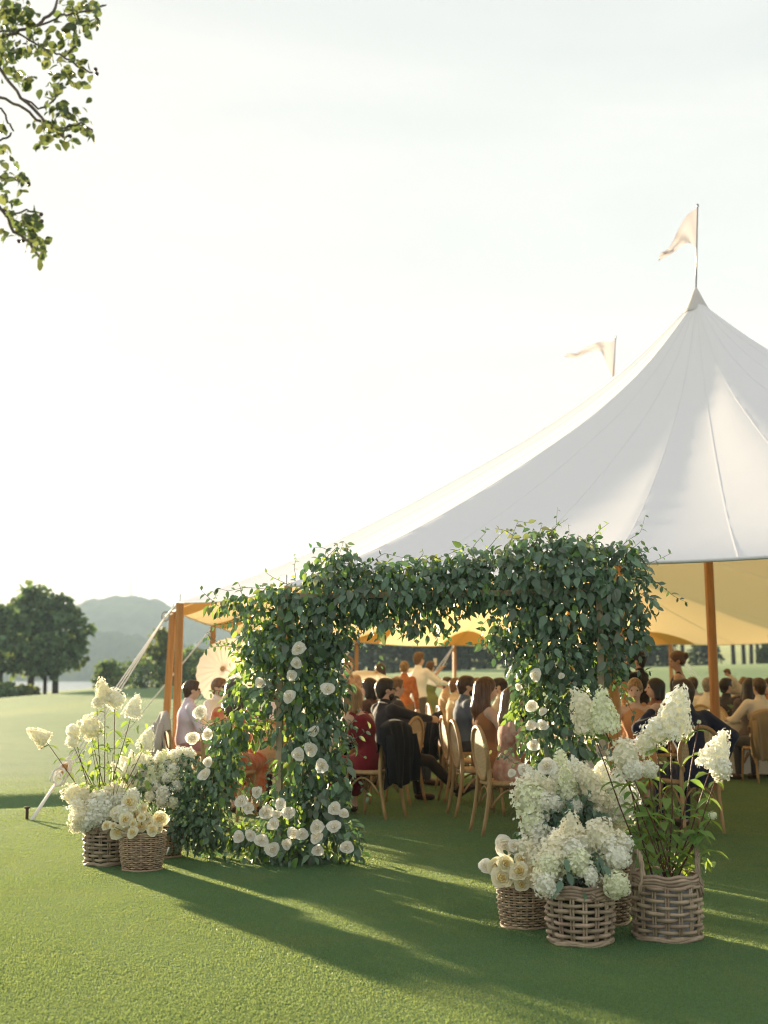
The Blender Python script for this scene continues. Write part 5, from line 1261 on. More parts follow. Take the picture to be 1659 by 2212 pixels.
centrepiece(2.0, 18.0, 'white rose centrepiece half way along the right table')
centrepiece(5.2, 18.9, 'white rose centrepiece on the far right table')
for (x, y, l) in [(-.75, 14.9, 'wine glass on the left table nearest the woman in red'), (-.8, 16.2, 'wine glass on the left table beside the near centrepiece'), (-1.25, 14.8, 'wine glass on the left table near the woman in the orange floral dress'), (-.7, 17.0, 'wine glass on the left table by the bearded man'),
     (1.75, 12.3, 'wine glass on the near right end of the right table'), (2.2, 13.0, 'wine glass on the right table near the man in navy'), (1.75, 15.3, 'wine glass on the right table by the woman with long brown hair'), (4.6, 18.7, 'wine glass on the far right table by the mast'), (6.0, 18.65, 'wine glass on the far right table by the man in the white shirt')]:
    wine_glass(x, y, l)
# ================================================================= GUESTS
# each body is one continuous surface: blended tapered limbs, polygonised on a fine grid
class Field:
    def __init__(s, lo, hi, h):
        s.h = h; s.lo = np.array(lo, float); n = np.ceil((np.array(hi) - s.lo) / h).astype(int) + 1
        s.n = n; s.F = np.full(n, 0.3); s.ax = [s.lo[i] + h * np.arange(n[i]) for i in range(3)]
    def _sub(s, lo, hi):
        a = [max(0, int((lo[i] - s.lo[i]) / s.h)) for i in range(3)]; b = [min(s.n[i], int((hi[i] - s.lo[i]) / s.h) + 2) for i in range(3)]
        sl = tuple(slice(a[i], b[i]) for i in range(3)); X = np.meshgrid(*[s.ax[i][a[i]:b[i]] for i in range(3)], indexing='ij'); return sl, X
    def _mix(s, sl, d, k, sub=False):
        A = s.F[sl]
        if d.size == 0: return
        if sub: s.F[sl] = np.maximum(A, -d); return
        if k <= 0: s.F[sl] = np.minimum(A, d); return
        hh = np.clip(0.5 + 0.5 * (A - d) / k, 0, 1); s.F[sl] = A * (1 - hh) + d * hh - k * hh * (1 - hh)
    def cap(s, a, b, ra, rb, k=.03):
        a = np.array(a, float); b = np.array(b, float); m = max(ra, rb) + .08
        sl, (X, Y, Z) = s._sub(np.minimum(a, b) - m, np.maximum(a, b) + m); ab = b - a; L2 = max(ab @ ab, 1e-9)
        t = np.clip(((X - a[0]) * ab[0] + (Y - a[1]) * ab[1] + (Z - a[2]) * ab[2]) / L2, 0, 1)
        d = np.sqrt((X - a[0] - t * ab[0]) ** 2 + (Y - a[1] - t * ab[1]) ** 2 + (Z - a[2] - t * ab[2]) ** 2) - (ra + (rb - ra) * t)
        s._mix(sl, d, k)
    def ell(s, c, r, k=.03, R=None, sub=False):
        c = np.array(c, float); r = np.array(r, float); m = r.max() + .08
        sl, (X, Y, Z) = s._sub(c - m, c + m); x, y, z = X - c[0], Y - c[1], Z - c[2]
        if R is not None:
            Rt = np.array(R).T; x, y, z = (Rt[0, 0] * x + Rt[0, 1] * y + Rt[0, 2] * z), (Rt[1, 0] * x + Rt[1, 1] * y + Rt[1, 2] * z), (Rt[2, 0] * x + Rt[2, 1] * y + Rt[2, 2] * z)
        q = np.sqrt((x / r[0]) ** 2 + (y / r[1]) ** 2 + (z / r[2]) ** 2); g = np.sqrt((x / r[0] ** 2) ** 2 + (y / r[1] ** 2) ** 2 + (z / r[2] ** 2) ** 2)
        d = q * (q - 1) / np.maximum(g, 1e-6); s._mix(sl, d, k, sub)
    def mesh(s, name, m):
        F = s.F; ins = F < 0; nx, ny, nz = F.shape
        cs = np.zeros((nx - 1, ny - 1, nz - 1), np.int8); offs = [(i, j, k) for i in (0, 1) for j in (0, 1) for k in (0, 1)]
        for (i, j, k) in offs: cs += ins[i:nx - 1 + i, j:ny - 1 + j, k:nz - 1 + k]
        act = np.argwhere((cs > 0) & (cs < 8))
        if len(act) == 0: return None
        idx = np.full(cs.shape, -1, np.int64); idx[tuple(act.T)] = np.arange(len(act))
        acc = np.zeros((len(act), 3)); cnt = np.zeros(len(act))
        for (i, j, k) in offs:
            for axx in range(3):
                o2 = [i, j, k]
                if o2[axx]: continue
                o2[axx] = 1; fa = F[act[:, 0] + i, act[:, 1] + j, act[:, 2] + k]; fb = F[act[:, 0] + o2[0], act[:, 1] + o2[1], act[:, 2] + o2[2]]
                c = (fa < 0) != (fb < 0); t = np.where(c, fa / np.where(c, fa - fb, 1), 0); p = np.tile(np.array([i, j, k], float), (len(act), 1)); p[:, axx] += t
                acc += p * c[:, None]; cnt += c
        V = s.lo + s.h * (act + acc / cnt[:, None]); faces = []
        for axx in range(3):
            b, c = (axx + 1) % 3, (axx + 2) % 3; sl0 = [slice(None)] * 3; sl1 = [slice(None)] * 3; sl0[axx] = slice(0, -1); sl1[axx] = slice(1, None)
            A = ins[tuple(sl0)]; B = ins[tuple(sl1)]; e = np.argwhere(A != B); e = e[(e[:, b] > 0) & (e[:, c] > 0) & (e[:, b] < F.shape[b] - 1) & (e[:, c] < F.shape[c] - 1)]
            def cell(db, dc):
                q = e.copy(); q[:, b] -= db; q[:, c] -= dc; return idx[q[:, 0], q[:, 1], q[:, 2]]
            Q = np.stack([cell(1, 1), cell(0, 1), cell(0, 0), cell(1, 0)], 1); fl = ~A[tuple(e.T)]; Q[fl] = Q[fl][:, ::-1]; faces.append(Q)
        Q = np.concatenate(faces); Q = Q[(Q >= 0).all(1)]
        return mesh_np(name, V, Q, m)

SKIN = {'l': mat('skin_light', (.56, .38, .30), rough=.5, spec=.3), 't': mat('skin_tan', (.45, .28, .20), rough=.5, spec=.3), 'd': mat('skin_deep', (.22, .12, .075), rough=.5, spec=.3)}
def hairm(c): return mat('hair_%.2f_%.2f' % (c[0], c[1]), c, c2=tuple(x * .40 for x in c), nscale=55, stretch=(1, 1, .10), rough=.40, spec=.45, bump=.8, bscale=70, bdist=.012)
def clothm(c, c2=None): return mat('cloth_%s_%s' % (c, c2), c, c2=c2, nscale=16, rough=.85, spec=.12, sheen=.15, bump=.6, bscale=9, bdist=.03)
HAIR = {'brown': (.075, .04, .022), 'dark': (.022, .015, .012), 'blond': (.36, .21, .09), 'grey': (.34, .30, .26), 'auburn': (.14, .06, .025), 'sand': (.22, .12, .055)}
dark_m = mat('dark_lens', (.01, .01, .012), rough=.15, spec=.6); shoe_m = mat('shoe_leather', (.055, .028, .016), rough=.4, spec=.4); eye_m = mat('eye', (.02, .015, .012), rough=.2); lip_m = mat('lips', (.30, .10, .085), rough=.45)
_eye = MB(); _eye.lathe([(0, -.009), (.007, -.006), (.010, 0), (.007, .006), (0, .009)], 8); EYE = _eye.mesh('eye', eye_m)
def rotz(v, a): c, s = math.cos(a), math.sin(a); return (v[0] * c - v[1] * s, v[0] * s + v[1] * c, v[2])
def ik(a, b, l1, l2, pole):
    a = Vector(a); b = Vector(b); d = b - a; L = min(d.length, (l1 + l2) * .995); dn = d.normalized(); b = a + dn * L
    x = (l1 * l1 - l2 * l2 + L * L) / (2 * L); hgt = math.sqrt(max(0, l1 * l1 - x * x)); pv = Vector(pole); pv = (pv - dn * pv.dot(dn)); pv = pv.normalized() if pv.length > 1e-4 else Vector((0, 0, -1))
    return a + dn * x + pv * hgt, b
def person(label, x, y, yaw, pose='sit', S=1.0, skin='l', hair='brown', style='short', top=((.6, .6, .6), None), bottom=(.06, .06, .07), kind='shirt', lean=0.0, leanx=0.0,
           hyaw=0.0, hpitch=0.0, hands=None, legs=None, sleeves='long', glasses=False, beard=False, z0=None, hat=False, fem=False, h=.0125, fingers=True, seat_h=.47, bare_back=False):
    z0 = float(lawn_z(x, y)) if z0 is None else z0
    e = empty('person', (x, y, z0), R_(yaw)); tag(e, label, 'person', 'wedding guests')
    st = pose == 'stand'
    hip = .93 if st else seat_h + .085
    tl = .50                                             # hip to shoulder
    sw = .165 if fem else .195; ch = .115 if fem else .13; ws = .095 if fem else .125
    hipc = Vector((0, 0, hip)); shc = hipc + Vector((leanx, lean, math.sqrt(max(.05, tl * tl - lean * lean - leanx * leanx))))
    nb = shc + Vector((leanx * .1, lean * .12 + .0, .055)); hc = nb + Vector((leanx * .25, lean * .25 + .025, .145))
    ca, sa = math.cos(hyaw), math.sin(hyaw); cp, sp = math.cos(hpitch), math.sin(hpitch)
    RH = np.array([[ca, -sa, 0], [sa, ca, 0], [0, 0, 1]]) @ np.array([[1, 0, 0], [0, cp, -sp], [0, sp, cp]])
    H_ = lambda v: np.array(hc) + RH @ np.array(v, float)
    hands = hands or ([(-.22, .12, hip - .08), (.22, .12, hip - .08)] if st else [(-.14, .36, hip + .17), (.14, .36, hip + .17)])
    arms = []
    for s, hd in zip((-1, 1), hands):
        sh = shc + Vector((s * sw, lean * .05, -.02)); hd = Vector(hd)
        el, hd = ik(sh, hd, .285, .26, (s * .7, -.5, -.6)); arms.append((s, sh, el, hd))
    if legs is None:
        legs = []
        for s in (-1, 1):
            hp = Vector((s * .085, 0, hip - .02))
            if st: legs.append((hp, Vector((s * .095, .03, .49)), Vector((s * .10, -.01, .08)), Vector((s * .115, .14, .035))))
            else: legs.append((hp, Vector((s * .13, .42, seat_h + .05)), Vector((s * .12, .40, .085)), Vector((s * .135, .55, .035))))
    else: legs = [tuple(Vector(p) for p in l) for l in legs]
    allp = [hipc, shc, hc + Vector((0, 0, .15))] + [p for a in arms for p in a[1:]] + [p for l in legs for p in l]
    lo = np.min(np.array(allp), 0) - .27; hi = np.max(np.array(allp), 0) + .27; lo[2] = max(lo[2], -.06)
    slv = {'long': 2, 'short': 1, 'none': 0}[sleeves]
    # ---- body
    f = Field(lo, hi, h); q = -.012
    f.ell(hipc + Vector((0, 0, .04)), (.16 if fem else .155, .115, .13), .04); f.cap(hipc + Vector((0, 0, .1)), hipc.lerp(shc, .45), ws + q, ws + q, .05)
    f.ell(hipc.lerp(shc, .72), (sw * .92, ch + q, .17), .05); f.cap(shc + Vector((-sw * .8, 0, -.03)), shc + Vector((sw * .8, 0, -.03)), .055, .055, .05)
    f.cap(shc + Vector((0, -.01, -.02)), nb + Vector((0, .015, .06)), .062 if not fem else .052, .052 if not fem else .046, .03)
    for s, sh, el, hd in arms:
        f.cap(sh, el, .046 if fem else .052, .038 if fem else .042, .03); f.cap(el, hd, .038, .026, .015)
        d = (hd - el).normalized(); side = d.cross(Vector((0, 0, 1))); side = side.normalized() if side.length > .1 else Vector((1, 0, 0)); up = side.cross(d)
        pm = hd + d * .055; f.ell(pm, (.040, .040, .040), .015); f.cap(hd, hd + d * .08, .030, .032, .015)
        for k in range(4):
            o = side * ((k - 1.5) * .021); ln = (.062, .075, .07, .055)[k]; r0 = hd + d * .088 + o
            f.cap(r0, r0 + d * ln * .55 - up * .008, .0105, .0100, .004); f.cap(r0 + d * ln * .55 - up * .008, r0 + d * ln * .9 - up * .034, .010, .009, .003)
        tb = hd + d * .035 + side * (.032 * -s); f.cap(tb, tb + d * .045 + side * (.03 * -s), .013, .011, .006); f.cap(tb + d * .045 + side * (.03 * -s), tb + d * .075 + side * (.03 * -s) - up * .012, .011, .010, .004)
    for hp, kn, an, to in legs:
        f.cap(hp, kn, .080, .052, .03); f.cap(kn, an, .052, .034, .02); f.cap(an + Vector((0, -.01, -.03)), to, .036, .030, .02)
    # head
    f.ell(H_((0, -.008, .022)), (.074, .094, .098), .01, RH); f.ell(H_((0, .030, -.045)), (.056, .060, .068), .03, RH); f.cap(H_((0, .092, .004)), H_((0, .112, -.026)), .010, .014, .012)
    for s in (-1, 1):
        f.ell(H_((s * .076, -.005, -.006)), (.012, .020, .030), .006, RH); f.ell(H_((s * .034, .092, .010)), (.016, .012, .010), 0, RH, sub=True)
    f.ell(H_((0, .086, -.058)), (.024, .012, .010), .012, RH)
    o = f.mesh('body', SKIN[skin]); bd_ = inst('body', o, e)
    RM = Matrix([list(r_) for r_ in RH])
    for s in (-1, 1): inst('eye', EYE, bd_, H_((s * .033, .082, .012)), RM)
    mb = MB(); mb.tube([H_((-.022, .088, -.060)), H_((0, .099, -.058)), H_((.022, .088, -.060))], [.003, .0065, .003], 6); mb.build('mouth', lip_m, bd_)
    # ---- clothing
    tm = clothm(*top)
    dress = kind == 'dress'; g = .012
    f = Field(lo, hi, h)
    f.ell(hipc + Vector((0, 0, .04)), ((.16 if fem else .16) + g, .118 + g, .13), .04); f.cap(hipc + Vector((0, 0, .1)), hipc.lerp(shc, .45), ws + g, ws + g, .05); f.ell(hipc.lerp(shc, .72), (sw * .94 + g, ch + g, .172), .05)
    if kind == 'suit': f.ell(hipc + Vector((0, -.02, -.02)), (.185, .14, .14), .05)
    if slv or not fem: f.cap(shc + Vector((-sw * .8, 0, -.03)), shc + Vector((sw * .8, 0, -.03)), .068, .068, .04)
    else:
        for s in (-1, 1): f.cap(shc + Vector((s * sw * .55, 0, .025)), hipc.lerp(shc, .72) + Vector((s * sw * .5, -.06, 0)), .035, .05, .03)
    if slv or not fem: f.cap(shc + Vector((0, -.015, 0)), shc + Vector((0, .0, .062)), .078, .068, .03)
    for s, sh, el, hd in arms:
        if slv >= 1: f.cap(sh, el if slv == 2 else sh.lerp(el, .72), .066, .058 if slv == 2 else .064, .035)
        if slv == 2: f.cap(el, el.lerp(hd, .93), .055, .041, .02)
    if dress:
        if st:
            f.cap(hipc, Vector((0, .02, .55)), .17, .17, .08); f.cap(Vector((0, .02, .55)), Vector((0, .0, .12)), .17, .20, .05)
        else:
            for hp, kn, an, to in legs: f.cap(hp, kn, .11, .10, .08); f.cap(kn, kn.lerp(an, .55), .10, .11, .05)
    if bare_back: f.ell(shc + Vector((0, -.13, -.08)), (.15, .10, .22), 0, sub=True)
    f.ell(H_((0, .0, .02)), (.10, .12, .135), 0, RH, sub=True)
    o = f.mesh('clothing', tm); inst({'shirt': 'shirt', 'suit': 'jacket', 'dress': 'dress', 'blouse': 'blouse'}[kind], o, e)
    if kind == 'suit':          # collar and shirt front
        mb = MB(); mb.tube([H_((math.sin(a) * .062, math.cos(a) * .062 - .012, -.148 - .012 * math.cos(a))) for a in np.linspace(0, 6.283, 17)[:-1]], .014, 6, closed=True); mb.build('shirt_collar', clothm((.75, .72, .68)), e)
    if not dress:
        f = Field(lo, hi, h)
        f.ell(hipc + Vector((0, 0, .03)), (.17, .127, .12), .04)
        for hp, kn, an, to in legs: f.cap(hp, kn, .093, .068, .03); f.cap(kn, kn.lerp(an, .95), .067, .052, .02)
        inst('trousers', f.mesh('trousers', clothm(bottom)), e)
    for hp, kn, an, to in legs:
        f = Field(np.minimum(an, to) - .13, np.maximum(an, to) + .13, h); dd = (to - an)
        f.cap(an + Vector((0, 0, -.03)), to, .046, .040, .02); f.cap(to, to + Vector((dd.x, dd.y, 0)).normalized() * .035, .040, .034, .02)
        me = f.mesh('shoe', shoe_m)
        if me: inst('shoe', me, e)
    # ---- hair
    hm = hairm(HAIR[hair]); f = Field(np.array(hc) - .34, np.array(hc) + .26, h); f.lo  # own grid
    f.ell(H_((0, -.016, .034)), (.086, .106, .104), .01, RH)
    if style == 'bob':
        for s in (-1, 1): f.cap(H_((s * .062, -.02, .03)), H_((s * .072, -.015, -.11)), .040, .036, .03)
        f.cap(H_((0, -.07, .03)), H_((0, -.072, -.12)), .070, .058, .04)
    elif style == 'long':
        for s in (-1, 1): f.cap(H_((s * .058, -.03, .03)), H_((s * .085, -.045, -.18)), .042, .044, .03); f.cap(H_((s * .07, -.05, -.16)), H_((s * .075, -.085, -.30)), .045, .028, .03)
        f.cap(H_((0, -.075, .03)), H_((0, -.105, -.20)), .072, .072, .04); f.cap(H_((0, -.105, -.18)), H_((.01, -.12, -.32)), .070, .034, .04)
    elif style == 'bun':
        f.ell(H_((0, -.125, .035)), (.058, .052, .052), .02, RH); f.cap(H_((0, -.06, -.02)), H_((0, -.09, .02)), .060, .05, .03)
        for s in (-1, 1): f.cap(H_((s * .066, .01, .02)), H_((s * .05, -.06, -.03)), .026, .03, .02)
    elif style == 'short':
        f.cap(H_((0, -.068, .02)), H_((0, -.062, -.055)), .058, .050, .03); f.ell(H_((0, .035, .095)), (.07, .06, .035), .02, RH)
    f.ell(H_((0, .115 if style == 'short' else .108, -.045)), (.074, .085, .112), 0, RH, sub=True)
    for s in (-1, 1):
        if style in ('short', 'bun'): f.ell(H_((s * .088, .012, -.030)), (.03, .040, .045), 0, RH, sub=True)
    me = f.mesh('hair', hm)
    if me and style != 'bald': inst('hair', me, e)
    if beard:
        f = Field(np.array(hc) - .2, np.array(hc) + .2, h); f.ell(H_((0, .045, -.068)), (.064, .062, .056), .02, RH); f.ell(H_((0, .10, -.015)), (.055, .06, .038), 0, RH, sub=True)
        me = f.mesh('beard', hm); inst('beard', me, e)
    if glasses:
        mb = MB()
        for s in (-1, 1):
            mb.add([H_((s * .034 + dx_ * .024, .104 - abs(s * .034 + dx_ * .024) * .25, .010 + dz_ * .018)) for dx_, dz_ in ((-1, -.8), (1, -.8), (1.1, .8), (-1.1, .8))], [(0, 1, 2, 3)])
            mb.tube([H_((s * .062, .088, .018)), H_((s * .082, .0, .012)), H_((s * .080, -.02, .004))], .0035, 5)
        mb.tube([H_((-.014, .105, .014)), H_((.014, .105, .014))], .003, 5); o = mb.build('sunglasses' if glasses == 'sun' else 'glasses', dark_m, e, False)
        sd = o.modifiers.new('t', 'SOLIDIFY'); sd.thickness = .003
    if hat:
        mb = MB(); mb.lathe([(.0, .115), (.06, .115), (.085, .10), (.092, .05), (.093, .04), (.155, .035), (.157, .028), (.09, .03)], 22); mb.v = [tuple(H_(Vector(v) + Vector((0, -.01, .03)))) for v in mb.v]; mb.build('hat', clothm((.02, .02, .022)), e)
    if S != 1.0: e.scale = (S, S, S)
    return e
W_ = (.72, .70, .68); LAV = (.62, .52, .60); NAVY = (.022, .024, .05); BLK = (.012, .012, .014); GREY = (.10, .09, .085)
def X(dx, Y): return (dx - 829.5) / F_ * Y
def seat(label, dx, Y, yaw, chair_label=None, cyaw=None, coff=(0, 0), **k):
    x = X(dx, Y); person(label, x, Y, yaw, **k)
    if chair_label: chair(x + coff[0], Y + coff[1], yaw if cyaw is None else cyaw, chair_label)
# --- left table
seat('woman in a sleeveless dark red dress with a blond bob, back to camera', 800, 13.35, 42, 'cane chair under the woman in red, black jacket on its back', 58, (0.02, .0), S=.96, fem=True, hair='blond', style='bob', top=((.16, .012, .018), None), kind='dress', sleeves='none', lean=.10, leanx=-.08, hyaw=-.5, hands=[(-.30, .30, .80), (.05, .42, .78)])
draped(X(800, 13.35) + .02, 13.35, 58, BLK, 'black suit jacket hung over the chair of the woman in red', seed=1, length=.66, width=.29)
seat('bearded man in glasses and dark suit lounging with one arm out', 838, 14.75, -62, 'cane chair turned sideways under the bearded man', 62, (.08, -.05), hair='dark', beard=True, glasses='clear', top=((.028, .026, .032), None), bottom=(.03, .022, .018), kind='suit', lean=-.04, hyaw=-.15,
     hands=[(-.10, .40, .70), (.10, .62, .90)], legs=[((-.085, 0, .53), (-.14, .42, .50), (-.13, .46, .085), (-.14, .62, .035)), ((.085, 0, .53), (.20, .42, .46), (.30, .74, .13), (.34, .86, .17))])
seat('man with short hair and white collar behind the bearded man', 852, 17.1, -75, 'cane chair under the man behind the bearded man', hair='sand', top=((.05, .045, .05), None), kind='suit')
seat('guest with dark hair half hidden behind the woman in red', 800, 17.3, 70, 'cane chair under the dark haired guest behind the woman in red', fem=True, hair='dark', style='bob', top=((.10, .06, .05), None), kind='blouse', bottom=BLK)
seat('older man with grey hair seated at the far side of the left table', 738, 17.6, -110, 'cane chair under the grey haired man at the left table', hair='grey', top=(W_, None))
person('woman in a patterned cream dress standing behind the left table', X(752, 19.8), 19.8, -150, 'stand', .97, fem=True, hair='sand', style='bun', top=((.55, .42, .32), (.30, .16, .12)), kind='dress', sleeves='short')
seat('woman in an orange floral dress seated behind the left arch leg', 503, 13.2, -15, 'cane chair behind the left arch leg, leafy gaps in front', fem=True, hair='brown', style='long', top=((.50, .10, .035), (.55, .30, .16)), kind='dress', sleeves='short', lean=.06)
seat('added man in white hidden behind the left arch leg, blocking low sun', 592, 13.75, -5, 'added cane chair under the hidden man in white, blocking low sun', hair='brown', top=(W_, None))  # added unseen guest and chair that block low sun through the arch opening
seat('man in sunglasses and lavender shirt seated beside the corner pole', 408, 16.6, -72, 'cane chair under the man in the lavender shirt', hair='brown', glasses='sun', top=(LAV, None), bottom=(.36, .17, .17), sleeves='long', S=.98, lean=.03)
draped(X(408, 16.6), 16.6, -72, (.38, .34, .31), 'grey knitted jumper hung over the chair by the corner pole', 'jumper', seed=2, length=.52, width=.26)
seat('bearded man in sunglasses and white shirt half hidden by the left arch leg', 474, 17.7, -120, 'cane chair under the man in sunglasses and white shirt', hair='sand', beard=True, glasses='sun', top=(W_, None))
person('dark haired woman standing behind the large white parasol', X(492, 20.2), 20.2, -140, 'stand', .98, fem=True, hair='dark', style='long', top=((.30, .10, .06), None), kind='dress', sleeves='short', hands=[(-.2, .2, 1.1), (.15, .3, 1.15)])
parasol(P(490, 1450, 18.9), Vector((-.35, -1, .25)), .50, 'large open white parasol left of the arch, seen from its top', P(500, 1500, 20.0))
# --- standing group at the back of the aisle
person('man in a white shirt and grey trousers standing with raised arms', X(903, 24.4), 24.4, -48, 'stand', 1.05, hair='sand', top=((.90, .90, .92), None), bottom=(.12, .10, .09), hands=[(-.02, .48, 1.18), (.24, .46, 1.20)])
person('woman in a long olive dress holding up a phone', X(928, 26.2), 26.2, -35, 'stand', .96, fem=True, hair='auburn', style='short', top=((.17, .19, .07), None), kind='dress', sleeves='none', hands=[(.05, .30, 1.58), (.28, .42, 1.30)])
mb = MB(); mb.box((0, 0, 0), (.075, .010, .15)); o = mb.build('phone', mat('phone_screen', (.75, .75, .75), rough=.2), None, False); o.location = P(940, 1430, 26.4); o.rotation_euler = (0, 0, R_(-35)); tag(o, 'bright phone held up by the woman in olive', 'phone')
person('woman in an orange blouse standing left of the man in white', X(873, 23.2), 23.2, -20, 'stand', .95, fem=True, hair='blond', style='bun', top=((.50, .20, .07), (.35, .10, .04)), bottom=(.30, .16, .08), kind='blouse')
person('guest with brown hair standing behind the small parasol', X(822, 22.6), 22.6, -30, 'stand', .93, fem=True, hair='brown', style='bob', top=((.6, .5, .42), None), kind='dress', sleeves='short')
parasol(P(809, 1467, 21.6), Vector((.25, -.28, 1)), .40, 'open cream paper parasol in the middle of the left table', P(822, 1540, 22.3))
# --- right table, guests on the aisle side look to the right
seat('blond woman in a floral dress on the nearest aisle chair', 1092, 12.0, -82, 'nearest cane chair on the right of the aisle, seen from its back', -77, (-.02, -.02), S=.95, fem=True, hair='sand', style='long', top=((.42, .18, .14), (.60, .45, .34)), kind='dress', sleeves='short', lean=.05, hyaw=-.15)
seat('woman with long wavy brown hair and bare shoulders in the aisle row', 1046, 13.55, -75, 'second cane chair on the right of the aisle', -80, (-.08, 0), fem=True, hair='auburn', style='long', top=((.30, .14, .06), None), kind='dress', sleeves='none', S=1.01)
chair(.93, 14.95, -82, 'third cane chair on the right of the aisle, empty')
seat('bearded man in a blue grey denim shirt in the aisle row', 1002, 16.5, -78, 'cane chair under the man in the denim shirt, black jacket on its back', -82, (-.06, 0), hair='brown', beard=True, glasses='clear', top=((.11, .14, .20), None), S=1.02)
draped(X(1002, 16.5) - .06, 16.5, -82, BLK, 'black jacket hung over the chair of the man in the denim shirt', seed=3, length=.62)
seat('woman with sandy hair beside the man in the denim shirt', 1027, 18.2, -95, 'cane chair under the sandy haired woman in the aisle row', fem=True, hair='sand', style='bun', top=((.12, .12, .14), None), kind='blouse', bottom=BLK)
seat('man in a cream shirt at the far end of the aisle row', 982, 20.2, -80, 'cane chair under the man in the cream shirt', hair='sand', top=((.62, .52, .38), None))
chair(1.0, 21.9, -80, 'last cane chair of the aisle row near the standing group')
seat('guest with dark hair across the right table from the aisle row', 1080, 19.6, 80, 'cane chair across the right table from the aisle row', (75), hair='dark', top=((.5, .46, .42), None))
seat('guest in black across the right table, partly behind the arch', 1120, 17.2, 85, 'cane chair of the guest in black behind the right arch leg', hair='brown', top=(BLK, None), kind='suit')
seat('man in a navy suit seated with back to camera and one elbow out', 1490, 12.0, 18, 'cane chair under the man in the navy suit', 14, (-.03, .13), hair='brown', top=(NAVY, None), bottom=(.02, .02, .035), kind='suit', leanx=-.07, lean=.0, hyaw=.35, S=1.0, hands=[(-.30, .22, 1.08), (.235, -.10, .62)])
seat('blond woman in a sleeveless top facing the man in navy', 1368, 14.9, 165, 'cane chair under the blond woman facing the man in navy', fem=True, hair='blond', style='bun', top=((.50, .26, .12), None), kind='dress', sleeves='none', lean=.05, hpitch=-.2)
seat('dark haired guest resting the chin on a hand behind the man in navy', 1412, 16.2, 95, 'cane chair under the dark haired guest behind the man in navy', hair='dark', style='bob', fem=True, top=((.22, .10, .07), None), kind='blouse', bottom=BLK)
person('woman with a hair bun and open backed black halter dress, standing', X(1462, 17.4), 17.4, 72, 'stand', .99, fem=True, skin='t', hair='auburn', style='bun', top=((.016, .018, .016), None), kind='dress', sleeves='none', hyaw=.35, hpitch=-.25, bare_back=True)
person('person in black with a brimmed hat raising a camera', X(1378, 19.4), 19.4, 60, 'stand', 1.0, hair='dark', top=(BLK, None), bottom=BLK, kind='suit', hat=True, hands=[(-.02, .26, 1.55), (.10, .26, 1.55)])
# --- far right table
seat('man in a white shirt at the far right, back to camera', 1634, 17.7, 15, 'cane chair at the far right with a beige jacket on its back', 8, hair='brown', top=((.70, .64, .56), None), hands=[(-.30, .30, .82), (.2, .4, .80)])
draped(X(1634, 17.7), 17.7, 8, (.30, .22, .13), 'beige linen jacket hung over the far right chair', seed=5, length=.66, fold=.03, width=.30)
seat('woman with dark hair seated beyond the man in the white shirt', 1612, 18.25, -30, None, fem=True, hair='dark', style='long', top=((.12, .10, .10), None), kind='dress', sleeves='short')
seat('man leaning back with arms raised to hold up a baby', 1568, 20.2, -60, 'cane chair under the man holding up the baby', hair='dark', top=((.05, .045, .045), None), sleeves='short', hands=[(-.06, .40, 1.16), (.10, .42, 1.20)], lean=-.06)
person('baby in a pale suit held up above the far right table', 5.52, 20.32, 70, 'sit', .46, hair='sand', style='short', top=((.55, .50, .40), None), bottom=(.5, .45, .36), z0=.92, hands=[(-.16, .34, .55), (.16, .34, .5)], lean=.26, hpitch=-.5, h=.014)
seat('guest in white left of the mast at the back table', 1522, 21.0, -40, 'cane chair under the guest in white near the mast', hair='grey', top=((.72, .66, .58), None))
seat('guest at the right picture edge beyond the white shirt', 1656, 19.5, 120, 'cane chair at the right picture edge', hair='brown', style='long', fem=True, top=((.40, .18, .08), None), kind='dress', sleeves='short')
seat('guest deep in the tent between the bun and the mast', 1492, 24.0, 20, 'cane chair deep in the tent left of the mast', hair='brown', top=((.42, .42, .46), None))
seat('guest deep in the tent right of the mast', 1600, 23.9, -20, 'cane chair deep in the tent right of the mast', hair='sand', style='bob', fem=True, top=((.6, .5, .4), None), kind='blouse')
seat('guest at the back between the aisle row and the standing man', 962, 24.9, -100, None, hair='brown', top=((.55, .36, .22), None))
